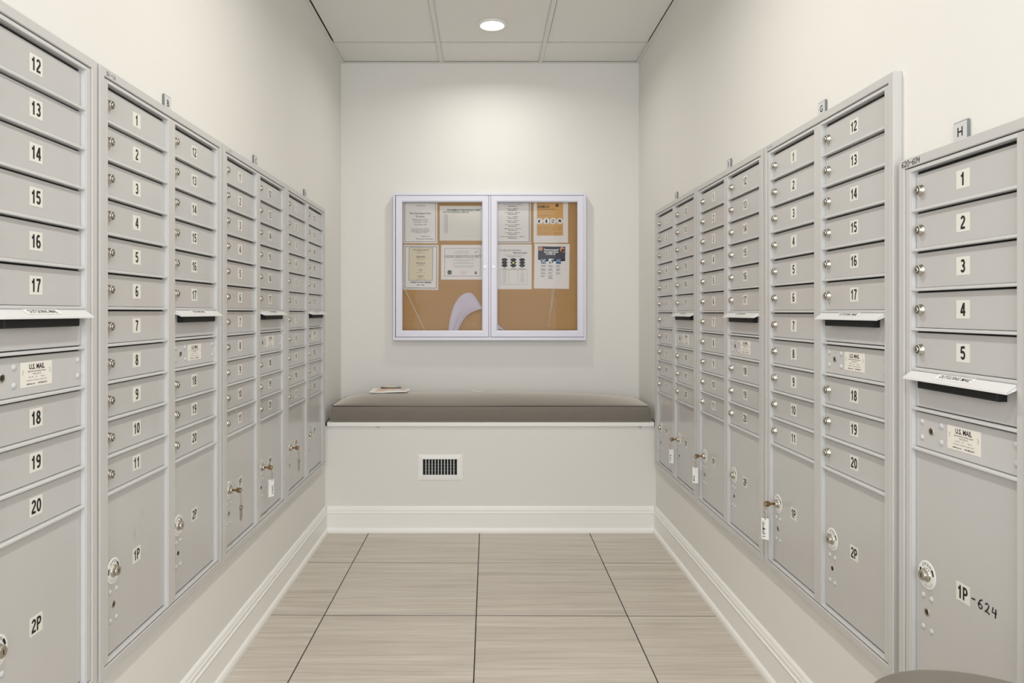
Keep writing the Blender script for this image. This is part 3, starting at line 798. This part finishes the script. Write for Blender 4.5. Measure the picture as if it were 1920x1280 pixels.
def s2(m, W, H):
    lines(m, [('THE RAMBLE AT MONTICELLO WEST', 4, 25, 3.4, 'inkgreen', 'CENTER', 0.03, 0.82), ('SHUTTLE SERVICE SCHEDULE', -10, 21, 3.2, 'inkgreen', 'CENTER', 0.02, 0.85)])
    for i, z in enumerate((15.5, 13, 10.5, 8, 5.5, 3, 0.5, -2, -4.5, -7, -9.5, -12, -15, -17.5)):
        lines(m, [('7:30 AM' if i % 2 else '8:00 AM', -33, z, 1.6, 'inkgrey', 'LEFT', 0.01)])
        if i in (1, 7): lines(m, [('Monday - Friday only', -25, z, 1.3, 'skinp', 'LEFT')])
    m.quad(-2*PX, 32*PX, -24*PX, -23.8*PX, -0.0003, 'inkgrey')
    for z in (6, 2, -2, -6): m.quad(2*PX, 26*PX, z*PX, (z+0.15)*PX, -0.0003, 'cream')
sheet(824.5, 906, 386, 451, 'cream shuttle schedule notice with a green heading, second sheet of the top row', s2, 'offwhite')
def s3(m, W, H):
    border(m, W, H, 3.2*PX, 0.7*PX, 'inkgreen'); border(m, W, H, 2.0*PX, 0.25*PX, 'inkgreen')
    a, b, c = 22.5, 37, -25
    m.quad(-a*PX, a*PX, c*PX, b*PX, -0.0002, 'cream')
    for q in ((-a, -a+0.6, c, b), (a-0.6, a, c, b), (-a, a, b-0.6, b), (-a, a, c, c+0.6)): m.quad(q[0]*PX, q[1]*PX, q[2]*PX, q[3]*PX, -0.0003, 'inkgreen')
    rows = []
    for i, (t1, t2) in enumerate((('FRONT DESK  SECRETARY', 'Extension 100'), ('MANAGEMENT', 'GENERAL OFFICE'), ('MAINTENANCE', 'ENGINEER'), ('SALES', 'OFFICE'), ('SECURITY', '24 HOURS'))):
        z = 32.5-i*12.2
        rows += [(t1, 0, z, 2.1, 'ink', 'CENTER', 0.02, 0.85), (t2, 0, z-2.8, 1.8, 'inkgreen'), ('desk@office.example', 0, z-5.5, 1.8, 'inkgreen', 'CENTER', 0.01)]
    rows = [r if '@' not in r[0] else ('---------------------------', 0, r[2], 1.9, 'inkgreen', 'CENTER', 0.02, 0.8) for r in rows]
    rows += [('CURRENT BOARD MEMBERS', 0, -28, 2.6, 'inkgreen', 'CENTER', 0.04), ('2021 - 2022', 0, -33, 2.4, 'ink', 'CENTER', 0.03)]
    lines(m, rows)
sheet(756, 822, 459, 543, 'notice with a cream panel in a double border at the lower left of the board', s3, tilt=math.radians(0.6))
def s4(m, W, H):
    border(m, W, H, 6.5*PX, 0.5*PX, 'inkgrey')
    lines(m, [('The residents of the building', -2, 20.5, 1.8, 'inkgrey'), ('are cordially invited to the annual', -2, 17.5, 1.8, 'inkgrey'),
              ('Friday, December 17th, 7:00 PM - 9:00 PM', 2, 4.5, 2.0, 'redp', 'CENTER', 0, 0.85), ('in the community room', 2, 1.5, 1.7, 'inkgrey'), ('Please bring a dish to share with everyone', 2, -1.5, 1.9, 'ink', 'CENTER', 0.0, 0.85),
              ('R.S.V.P. by December 10 with your name and apartment', 2, -6.5, 1.7, 'inkgrey', 'CENTER', 0, 0.75), ('number to the front desk, and the dish you bring', 2, -9, 1.7, 'inkgrey', 'CENTER', 0, 0.75)])
    tx = 'HOLIDAY GREEKS POTLUCK PARTY'
    m.text(tx, 1*PX, 11*PX, 5.6*PX, -0.0003, 'ink', bold=0.0, sx=0.56, res=2)
    m.disc(-24*PX, -19*PX, 4.2*PX, -0.0003, 'inkgreen', 20); m.text('POTLUCK', -24*PX, -19*PX, 1.5*PX, -0.0004, 'paper', res=1)
    lines(m, [('Bring a dish', 2, -18, 1.9, 'inkgreen'), ('to share', 2, -21, 1.9, 'inkgreen')])
    m.add([(22*PX, -0.0003, -22*PX), (28*PX, -0.0003, -22*PX), (25*PX, -0.0003, -16*PX)], [(0, 1, 2)], 'inkgrey')
    for a, b in ((26, 19), (29, 21), (24, 18)): m.disc(a*PX, b*PX, 0.9*PX, -0.0003, 'inkgreen', 8)
    m.stroke([(-1*PX, 25*PX), (-1*PX, 20*PX)], 0.3*PX, -0.0003, 'inkgrey')
sheet(827, 907, 459, 524, 'landscape holiday potluck party flyer in the left half of the board', s4)
def s5(m, W, H):
    border(m, W, H, 2.0*PX, 0.8*PX, 'inkgreen'); border(m, W, H, 3.2*PX, 0.25*PX, 'inkgrey')
    a = ['BOARD OF DIRECTORS', 'President', 'VICE PRESIDENT', 'Treasurer', 'SECRETARY', 'Member at Large', 'MEMBER AT LARGE', 'Building Manager', 'PROPERTY MANAGEMENT OFFICE']
    rows = []
    for i in range(9):
        z = 33-i*7.5
        rows += [(a[i]+' - COMMITTEE', 0, z, 1.9, 'inkgrey', 'CENTER', 0.01, 0.8), ('Name and phone', 0, z-2.7, 2.0, 'ink', 'CENTER', 0.03, 0.85)]
    lines(m, rows)
sheet(927, 995, 377, 456, 'bordered directory notice with centred lines, top row right of the mullion', s5)
def s6(m, W, H):
    dx = -1
    m.quad((-25+dx)*PX, (24+dx)*PX, -26*PX, 37*PX, -0.0002, 'orangep')
    lines(m, [('Coronavirus', -25+dx, 32.5, 3.2, 'inkgrey', 'LEFT', 0.0), ('COVID-19', -25+dx, 28, 4.2, 'ink', 'LEFT', 0.05), ('Information for residents of this building', -25+dx, 23.5, 1.7, 'ink', 'LEFT', 0.02),
              ('Symptoms may appear two to fourteen days after exposure', -25+dx, 20.5, 1.3, 'olive', 'LEFT', 0, 0.85), ('to the virus and may include fever, cough', -25+dx, 17, 1.3, 'olive', 'LEFT', 0, 0.85),
              ('How to protect yourself:', -25+dx, 12.5, 1.9, 'inkgrey', 'LEFT', 0.02), ('The best way to prevent illness is to avoid exposure', -25+dx, 9.3, 1.3, 'olive', 'LEFT')], y=-0.0003)
    m.quad(9*PX, 14.5*PX, 28*PX, 33.5*PX, -0.0003, 'ink'); m.stroke([(10*PX, 32.5*PX), (13.5*PX, 31.5*PX), (11*PX, 30*PX), (13.5*PX, 28.8*PX)], 0.6*PX, -0.0004, 'orangep')
    for i in range(4):
        x = (-20+i*12.6+dx)*PX; z = 1.0*PX; m.disc(x, z, 6.0*PX, -0.0003, 'white', 24)
        if i == 0:
            m.disc(x-1*PX, z-0.8*PX, 2.0*PX, -0.0004, 'ink', 12); m.stroke([(x-3*PX, z+1*PX), (x+2.5*PX, z+3*PX)], 1.1*PX, -0.0004, 'ink')
        if i == 1:
            m.quad(x-1.5*PX, x+1.5*PX, z-3.2*PX, z+2*PX, -0.0004, 'ink'); m.disc(x, z+2.4*PX, 1.2*PX, -0.0004, 'ink', 10)
        if i == 2:
            m.stroke([(x+3.3*PX*math.cos(a), z+3.3*PX*math.sin(a)) for a in [2*PI*q/16 for q in range(17)]], 0.7*PX, -0.0004, 'ink'); m.quad(x-1.2*PX, x+1.2*PX, z-2.2*PX, z+2.2*PX, -0.0004, 'ink'); m.stroke([(x-2.3*PX, z+2.3*PX), (x+2.3*PX, z-2.3*PX)], 0.7*PX, -0.0005, 'white')
        if i == 3:
            m.add([(x-3.6*PX, -0.0004, z+0.3*PX), (x+3.6*PX, -0.0004, z+0.3*PX), (x, -0.0004, z+3.8*PX)], [(0, 1, 2)], 'ink'); m.quad(x-2.4*PX, x-0.8*PX, z-2.4*PX, z+0.3*PX, -0.0004, 'ink'); m.quad(x+0.8*PX, x+2.4*PX, z-2.4*PX, z+0.3*PX, -0.0004, 'ink'); m.quad(x-0.8*PX, x+0.8*PX, z-0.6*PX, z+0.3*PX, -0.0004, 'ink')
        lines(m, [(['Wash', 'Cover', 'Avoid', 'Stay home'][i], x/PX, -4.0, 1.2, 'ink', 'CENTER', 0.02)], y=-0.0005)
        for q in range(6): m.quad(x-4.2*PX, x+(4.2-(q*7 % 3))*PX, (-9-q*1.5)*PX, (-8.6-q*1.5)*PX, -0.0003, 'olive')
    for q in range(4):
        m.quad((-24+dx)*PX, (2-q*3 % 5)*PX, (-20-q*1.4)*PX, (-19.6-q*1.4)*PX, -0.0003, 'olive'); m.quad(6*PX, (21-q*2)*PX, (-20-q*1.4)*PX, (-19.6-q*1.4)*PX, -0.0003, 'olive')
sheet(1000.5, 1065, 376, 455, 'notice with an orange health poster printed on white, top right of the board', s6)
def s7(m, W, H):
    lines(m, [('SOCIAL DISTANCING:', -7, 31, 3.4, 'inkgrey', 'CENTER', 0.01), ('What does it mean?', 11, 26.5, 2.6, 'ink', 'CENTER', 0.04),
              ('Social distancing means keeping space between yourself and', 0, 23, 1.3, 'inkgrey'), ('others to slow the spread of illness in shared places', 0, 21.2, 1.3, 'inkgrey'), ('Follow the signals below for guidance', 0, 19.4, 1.4, 'ink', 'CENTER', 0.02)])
    for i, (x, lit, zz) in enumerate(((-18, 'redp', 5), (-1.5, 'yelp', 0), (15, 'inkgreen', -5))):
        z0 = 7.5
        m.quad((x-3.2)*PX, (x+3.2)*PX, (z0-8)*PX, (z0+8.6)*PX, -0.0003, 'ink')
        for q in (5.3, 0, -5.3):
            for s_ in (-1, 1):
                pts = [((x+s_*3)*PX, -0.0003, (z0+q+2.2)*PX), ((x+s_*6)*PX, -0.0003, (z0+q+1.6)*PX), ((x+s_*5)*PX, -0.0003, (z0+q-1.0)*PX), ((x+s_*3)*PX, -0.0003, (z0+q-2.0)*PX)]
                m.add(pts, [(0, 3, 2, 1) if s_ > 0 else (0, 1, 2, 3)], 'ink')
            m.disc(x*PX, (z0+q)*PX, 2.1*PX, -0.0004, lit if q == (5.3 if i == 0 else 0 if i == 1 else -5.3) else 'ink', 14)
        m.quad((x-0.6)*PX, (x+0.6)*PX, (z0-9.8)*PX, (z0-8)*PX, -0.0003, 'ink')
        lines(m, [(['AVOID', 'CAUTION', 'SAFE TO DO'][i], x, -3.8, 1.7, 'ink', 'CENTER', 0.02)])
    m.quad(-26*PX, 24*PX, -5.6*PX, -5.2*PX, -0.0003, 'inkgreen')
    for x in (-26, -9.5, 7, 24): m.quad(x*PX, (x+0.25)*PX, -33*PX, -5.2*PX, -0.0003, 'inkgrey')
    m.quad(-26*PX, 24*PX, -33.2*PX, -32.9*PX, -0.0003, 'inkgrey')
    ws = ['Gatherings', 'Gyms', 'Bars', 'Play dates', 'Concerts', 'Visitors', 'Crowded stores', 'Travel', 'Sleepovers', 'Workouts']
    for i in range(11):
        lines(m, [(ws[i % 10], -18, -8-i*2.1, 1.5, 'inkgrey'), (ws[(i*3+2) % 10], 15.5, -8-i*2.1, 1.4, 'inkgreen')])
sheet(931, 997, 458, 542, 'social distancing notice with three traffic lights, lower row right of the mullion', s7)
def s8(m, W, H):
    m.quad(-26*PX, 25*PX, 12*PX, 37*PX, -0.0002, 'navyp')
    m.add([(25*PX, -0.0002, 12*PX), (-26*PX, -0.0002, 12*PX), (-10*PX, -0.0002, 9*PX), (14*PX, -0.0002, 9.5*PX), (25*PX, -0.0002, 10*PX)], [(0, 1, 2, 3, 4), (4, 3, 2, 1, 0)], 'navyp')
    m.disc(-21.5*PX, 32.5*PX, 4.2*PX, -0.0003, 'skinp', 14); m.disc(19*PX, 32*PX, 4.6*PX, -0.0003, 'skinp', 14); m.disc(21*PX, 29*PX, 3*PX, -0.0003, 'skinp', 14)
    lines(m, [('Protect yourself', -1.5, 31, 3.3, 'white', 'CENTER', 0.05), ('and others from', -1.5, 27, 3.3, 'white', 'CENTER', 0.05), ('COVID-19', -2.5, 23, 3.3, 'white', 'CENTER', 0.05)])
    for i, x in enumerate((-15.5, -1.5, 12.5)):
        m.quad((x-4.6)*PX, (x+4.6)*PX, 4.5*PX, 14*PX, -0.0003, 'bluep' if i != 1 else 'white')
        if i == 0:
            m.stroke([((x-3.5)*PX, 13*PX), ((x+3.5)*PX, 5.5*PX)], 1.1*PX, -0.0004, 'white'); m.stroke([((x+3.5)*PX, 13*PX), ((x-3.5)*PX, 5.5*PX)], 1.1*PX, -0.0004, 'white')
        if i == 1:
            m.add([((x-4)*PX, -0.0004, 6*PX), ((x+1)*PX, -0.0004, 5*PX), ((x-3)*PX, -0.0004, 9*PX)], [(0, 1, 2)], 'navyp'); m.quad((x+1)*PX, (x+4.4)*PX, 6.5*PX, 13*PX, -0.0004, 'bluep')
        if i == 2:
            m.stroke([((x+2.8*math.cos(a))*PX, (8.5+2.8*math.sin(a))*PX) for a in [PI*q/10 for q in range(11)]], 0.8*PX, -0.0004, 'white')
        for q in range((12, 14, 9)[i]):
            if q in (2, 6, 9): continue
            ww = 4.6-((q*5+i*3) % 4)*0.8
            m.quad((x-4.8)*PX, (x+ww)*PX, (0.8-q*1.9)*PX, (1.5-q*1.9)*PX, -0.0003, 'inkgrey' if q % 3 else 'inkgreen')
sheet(1001.5, 1067.5, 457, 541, 'notice with a dark banner and three blue pictures, lower right of the board', s8, tilt=math.radians(0.8))

# curled sheets behind the acrylic, added to imitate reflections in the pane
YG = YN+0.020
def fx(px, y): return (px-908)/SC*y
def glare(pts_in, pts_out, label, name, k, dep0, dep1, line=None):
    """ribbon between two pixel polylines; edges sit at different depths so the sheet is curled"""
    m = MB(); v = []
    def dense(P):
        out = []
        for i in range(len(P)-1):
            p0, p1, p2, p3 = P[max(0, i-1)], P[i], P[i+1], P[min(len(P)-1, i+2)]
            for q in range(5):
                t = q/5
                out.append(tuple(0.5*(2*p1[c]+(p2[c]-p0[c])*t+(2*p0[c]-5*p1[c]+4*p2[c]-p3[c])*t*t+(-p0[c]+3*p1[c]-3*p2[c]+p3[c])*t**3) for c in (0, 1)))
        return out+[P[-1]]
    pts_in, pts_out = dense(pts_in), dense(pts_out); n = len(pts_in)
    for i, (a, b) in enumerate(zip(pts_in, pts_out)):
        for q in range(5):
            t_ = q/4; px = a[0]*(1-t_)+b[0]*t_; py = a[1]*(1-t_)+b[1]*t_
            y = dep0+(dep1-dep0)*t_+0.006*math.sin(PI*t_)
            v.append((fx(px, y), y, HC-(py-585)/SC*y))
    f = [(i*5+q, i*5+q+1, (i+1)*5+q+1, (i+1)*5+q) for i in range(n-1) for q in range(4)]
    m.add(v, f, k, True)
    if line: m.tube([(v[i*5+1][0], v[i*5+1][1]-0.0012, v[i*5+1][2]) for i in range(n)], 0.0018, 5, line)
    c = Vector((sum(a[0] for a in v)/len(v), dep0, min(a[2] for a in v)))
    m.v = [tuple(Vector(p)-c) for p in m.v]
    o = m.build(name, loc=c); tag(o, label, 'imitated reflection'); return o
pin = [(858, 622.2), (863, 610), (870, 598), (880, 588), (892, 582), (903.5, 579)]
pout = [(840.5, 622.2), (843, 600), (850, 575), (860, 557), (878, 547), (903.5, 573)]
glare(pin, [(840.5, 622.2), (844, 596), (852, 571), (866, 553), (885, 550), (903.8, 576)], 'added curled sheet imitating a reflection in the lower right of the left notice board window', 'glare_sheet', 'glare', YN+0.0165, YN+0.0235, 'white')
glare([(931.8, 622.2), (934, 619), (938, 617.5), (943, 618.5), (949, 622.2)], [(931.8, 606), (934, 608), (939, 612), (944, 617), (949.5, 622.2)], 'added white sheet imitating a reflection at the lower left corner of the right window', 'glare_patch', 'glare', YN+0.0165, YN+0.0205)
def wire(pts, label, name, r=0.0013, k='white', dep=None):
    dep = dep or (YN+0.0150); m = MB()
    P = [Vector((fx(a, dep), dep+0.003*math.sin(i*1.3), HC-(b-585)/SC*dep)) for i, (a, b) in enumerate(pts)]
    c = P[-1].copy(); m.tube([p-c for p in P], r, 6, k); o = m.build(name, loc=c); tag(o, label, 'cord'); return o
wire([(754.5, 530), (757, 538), (762, 548), (769, 562), (779, 583), (790, 605), (797, 622)], 'thin white cord slanting down the left window of the notice board', 'cord', 0.0014)
glare([(1035, 541), (1033, 560), (1030, 585), (1027, 604), (1025, 622)], [(1041, 541), (1038, 560), (1034, 585), (1029, 604), (1026.5, 622)], 'narrow added strip imitating a reflection in the right notice board window', 'glare_strip', 'glarethin', YN+0.0165, YN+0.0195)

# ------------------------------------------------------------------ bench seat, cushion
t = empty('bench', ((XL+XR)/2, YF, SEAT-0.024), 0, 'white painted board forming the bench seat under the cushion', 'bench')
bxc = (XL+XR)/2
m = MB(); m.chbox(XL+0.014-bxc, XR-0.014-bxc, -0.020, YB-YF-0.001, 0.0003, 0.024, 0.002, 'trimw'); m.build('board', t)
for px in (707, 1200):
    x = (px-908)/SC*4.12-bxc
    m = MB(); m.tube([(x, -0.006, 0.0), (x, -0.007, -0.006), (x+0.006, -0.008, -0.010), (x+0.010, -0.008, -0.005)], 0.0018, 6, 'nickel'); m.box(x-0.012, x+0.012, -0.012, -0.001, -0.0025, 0.0002, 'nickel'); m.build('hook', t)
for s_ in (-1, 1):
    x = s_*((XR-XL)/2-0.0138)
    m = MB(); m.box(min(x, x+s_*0.012), max(x, x+s_*0.012), -0.012, 0.03, 0.002, 0.022, 'ventblack'); m.build('end_gap', t)

CW, CD, CH = 1.828, 0.425, 0.094
cyc = (4.125+4.575)/2-0.008; CD = 0.45
def crown(p):
    u = abs(p.x)/(CW/2); v = abs(p.y)/(CD/2)
    if p.z > 0:
        s_ = min(1, p.z/(CH/2)); p.z += 0.050*(1-u**(3.6 if p.x > 0 else 9))*(1-v**2.2)*s_
        p.z += 0.0015*math.sin(p.x*9.0+1)*(1-v**2)*s_
    bul = 0.007*(1-(p.z/(CH/2))**2) if abs(p.z) < CH/2 else 0
    if v > 0.93: p.y += math.copysign(bul, p.y)+0.0012*math.sin(p.x*6+0.6)
    if u > 0.98: p.x += math.copysign(bul*0.8, p.x)
    return p
t = empty('bench_cushion', ((XL+XR)/2+0.0, cyc, SEAT), 0, 'long taupe box cushion with dark piping on the bench', 'cushion')
V, Fc = rbox_mesh(CW, CD, CH, 0.016, 64, 20, 10, crown)
m = MB(); m.add([(p.x, p.y, p.z+CH/2+0.0008) for p in V], Fc, 'fabric', True); m.build('cover', t)
def ringpts(z, inset, n=14):
    P = []; r = 0.02; a, b = CW/2-inset, CD/2-inset
    for cxs, cys, a0 in ((1, 1, 0), (-1, 1, PI/2), (-1, -1, PI), (1, -1, 1.5*PI)):
        for q in range(5):
            an = a0+PI/2*q/4; P.append((cxs*(a-r)+r*math.cos(an), cys*(b-r)+r*math.sin(an), z))
        # long edges get extra points
        nx_ = 30 if (cxs, cys) in ((1, 1), (-1, -1)) else 6
        e = P[-1]; nxt = {(1, 1): (-(a-r), b, z), (-1, 1): (-a, -(b-r), z), (-1, -1): ((a-r), -b, z), (1, -1): (a, (b-r), z)}[(cxs, cys)]
        for q in range(1, nx_): P.append(tuple(e[i]+(nxt[i]-e[i])*q/nx_ for i in range(3)))
    return [(p[0], p[1]+0.0010*math.sin(p[0]*6+0.6), p[2]+0.0012*math.sin(p[0]*5)) for p in P]
m = MB(); m.tube(ringpts(CH-0.004, 0.0035), 0.0028, 6, 'pipe', closed=True); m.build('piping', t)
m = MB(); m.tube(ringpts(0.010, 0.0040), 0.0026, 6, 'pipe', closed=True); m.build('piping', t)

# things left on the cushion
ztop = SEAT+CH+0.0520
def bag_fn(p):
    p.z += 0.0035*math.sin(p.x*34+0.6)*max(0, 1-abs(p.y)/0.09)+0.003*math.cos(p.x*19+p.y*30)
    return p
V, Fc = rbox_mesh(0.225, 0.15, 0.010, 0.004, 22, 14, 2, bag_fn)
t = empty('magazine', ((731-908)/SC*4.37, 4.37, ztop-0.0015), math.radians(-2), 'loosely folded peach and white leaflet in clear wrap lying on the cushion', 'leaflet')
m = MB(); m.add([(p.x, p.y, p.z+0.0095) for p in V], Fc, 'white', True); m.build('wrapper', t)
m = MB(); n = 18; v = []
for i in range(n+1):
    for j in range(9):
        x = -0.080+0.172*i/n; y = -0.058+0.112*j/8; q = bag_fn(Vector((x, y, 0)))
        v.append((x+0.006*math.sin(j*1.7), y+0.005*math.sin(i), q.z+0.0152))
m.add(v, [(i*9+j, (i+1)*9+j, (i+1)*9+j+1, i*9+j+1) for i in range(n) for j in range(8)], 'peach', True); m.build('cover_print', t)
t = empty('reading_glasses', ((733-908)/SC*4.43, 4.43, ztop+0.0155), 0, 'small oval case with a cream label resting on the leaflet', 'case')
m = MB(); v = []
m.tube([(0.060*math.cos(a), 0.030*math.sin(a), 0.004) for a in [2*PI*i/28 for i in range(28)]], 0.0035, 6, 'inkgrey', closed=True)
m.lathe([(0.001, 0.0), (0.05, 0.0), (0.058, 0.003), (0.05, 0.006), (0.001, 0.007)], 28, 'plaque')
m.v = [(a, b*(1 if i < 28*6 else 0.5), c) for i, (a, b, c) in enumerate(m.v)]; m.build('shell', t)
m = MB(); m.box(-0.035, 0.035, -0.012, 0.020, 0.0085, 0.0135, 'cream'); m.build('label_strip', t)
t.name = 'oval_case'
m = MB(); n = 12; v = []
for i in range(n+1):
    for j in range(3):
        u = i/n; x = -0.045+0.09*u; hw = 0.016*math.sin(PI*u)**0.7+0.001
        v.append((x, (j-1)*hw, 0.0035+0.009*(2*u-1)**2+(0.002 if j == 1 else 0)))
m.add(v, [(i*3+j, (i+1)*3+j, (i+1)*3+j+1, i*3+j+1) for i in range(n) for j in range(2)], 'white', True)
m.add([(a, b, c-0.0008) for a, b, c in v], [(i*3+j, i*3+j+1, (i+1)*3+j+1, (i+1)*3+j) for i in range(n) for j in range(2)], 'white', True)
o = m.build('paper_scrap', loc=((898-908)/SC*4.37, 4.37, ztop-0.0025)); tag(o, 'small curled white paper scrap near the middle of the cushion', 'paper')

# ------------------------------------------------------------------ air vent in the bench front
vx0, vx1, vz0, vz1 = (783-908)/SC*YF, (868-908)/SC*YF, HC-(900-585)/SC*YF, HC-(851-585)/SC*YF
hx0, hx1, hz0, hz1 = (793-908)/SC*YF, (857-908)/SC*YF, HC-(889.5-585)/SC*YF, HC-(860-585)/SC*YF
vc = (vx0+vx1)/2
t = empty('air_vent', (vc, YF, vz0), 0, 'white metal register vent with vertical fins in the bench front', 'vent')
def vb(m): m.v = [(a-vc, b-YF, c-vz0) for a, b, c in m.v]; return m
m = MB()
O = [(vx0, vz0), (vx1, vz0), (vx1, vz1), (vx0, vz1)]; I = [(hx0, hz0), (hx1, hz0), (hx1, hz1), (hx0, hz1)]
def lerp(k_): return [(a[0]*(1-k_)+b[0]*k_, a[1]*(1-k_)+b[1]*k_) for a, b in zip(O, I)]
L = [(0, YF-0.0003), (0, YF-0.003), (0.10, YF-0.0055), (0.85, YF-0.0105), (1.0, YF-0.010), (1.0, YF-0.0008)]
v = [(p[0], yy, p[1]) for k_, yy in L for p in lerp(k_)]
m.add(v, [(i*4+j, i*4+(j+1) % 4, (i+1)*4+(j+1) % 4, (i+1)*4+j) for i in range(5) for j in range(4)], 'trimw'); vb(m).build('frame', t)
m = MB(); m.box(hx0, hx1, YF-0.0008, YF-0.0003, hz0, hz1, 'ventblack'); vb(m).build('duct', t)
for i in range(1, 11):
    x = hx0+(hx1-hx0)*i/11
    m = MB(); m.prism([(x-0.0019, YF-0.0100), (x+0.0019, YF-0.0100), (x+0.0016, YF-0.0030), (x-0.0004, YF-0.0030)], hz0, hz1, 'z', 'white'); vb(m).build('fin', t)
for q in (0.27, 0.46, 0.66):
    z = hz0+(hz1-hz0)*q
    m = MB(); m.box(hx0, hx1, YF-0.0026, YF-0.0012, z-0.0007, z+0.0007, 'inkgrey'); vb(m).build('cross_rod', t)
for x in (vx0+0.011, vx1-0.011):
    m = MB(); m.lathe([(0.0022, 0), (0.0015, 0.0012)], 10, 'nickel', 'y', (x, YF-0.0060, (vz0+vz1)/2)); vb(m).build('screw', t)

# ------------------------------------------------------------------ steel waste bin
t = empty('waste_bin', (0.684, 0.955, 0), 0, 'round brushed steel waste bin with a domed lid below the short mailbox unit', 'bin')
m = MB(); m.lathe([(0.156, 0.0), (0.160, 0.004), (0.160, 0.030)], 64, 'pipe'); m.build('base_ring', t)
m = MB(); m.lathe([(0.155, 0.030), (0.1565, 0.034), (0.1565, 0.662), (0.154, 0.665)], 64, 'steel'); m.build('body', t)
m = MB(); m.lathe([(0.1600, 0.665), (0.1645, 0.667), (0.1650, 0.693), (0.1635, 0.703), (0.1585, 0.709), (0.149, 0.7115), (0.10, 0.7135), (0.05, 0.7140), (0.004, 0.7143)], 72, 'steel'); m.build('lid', t)
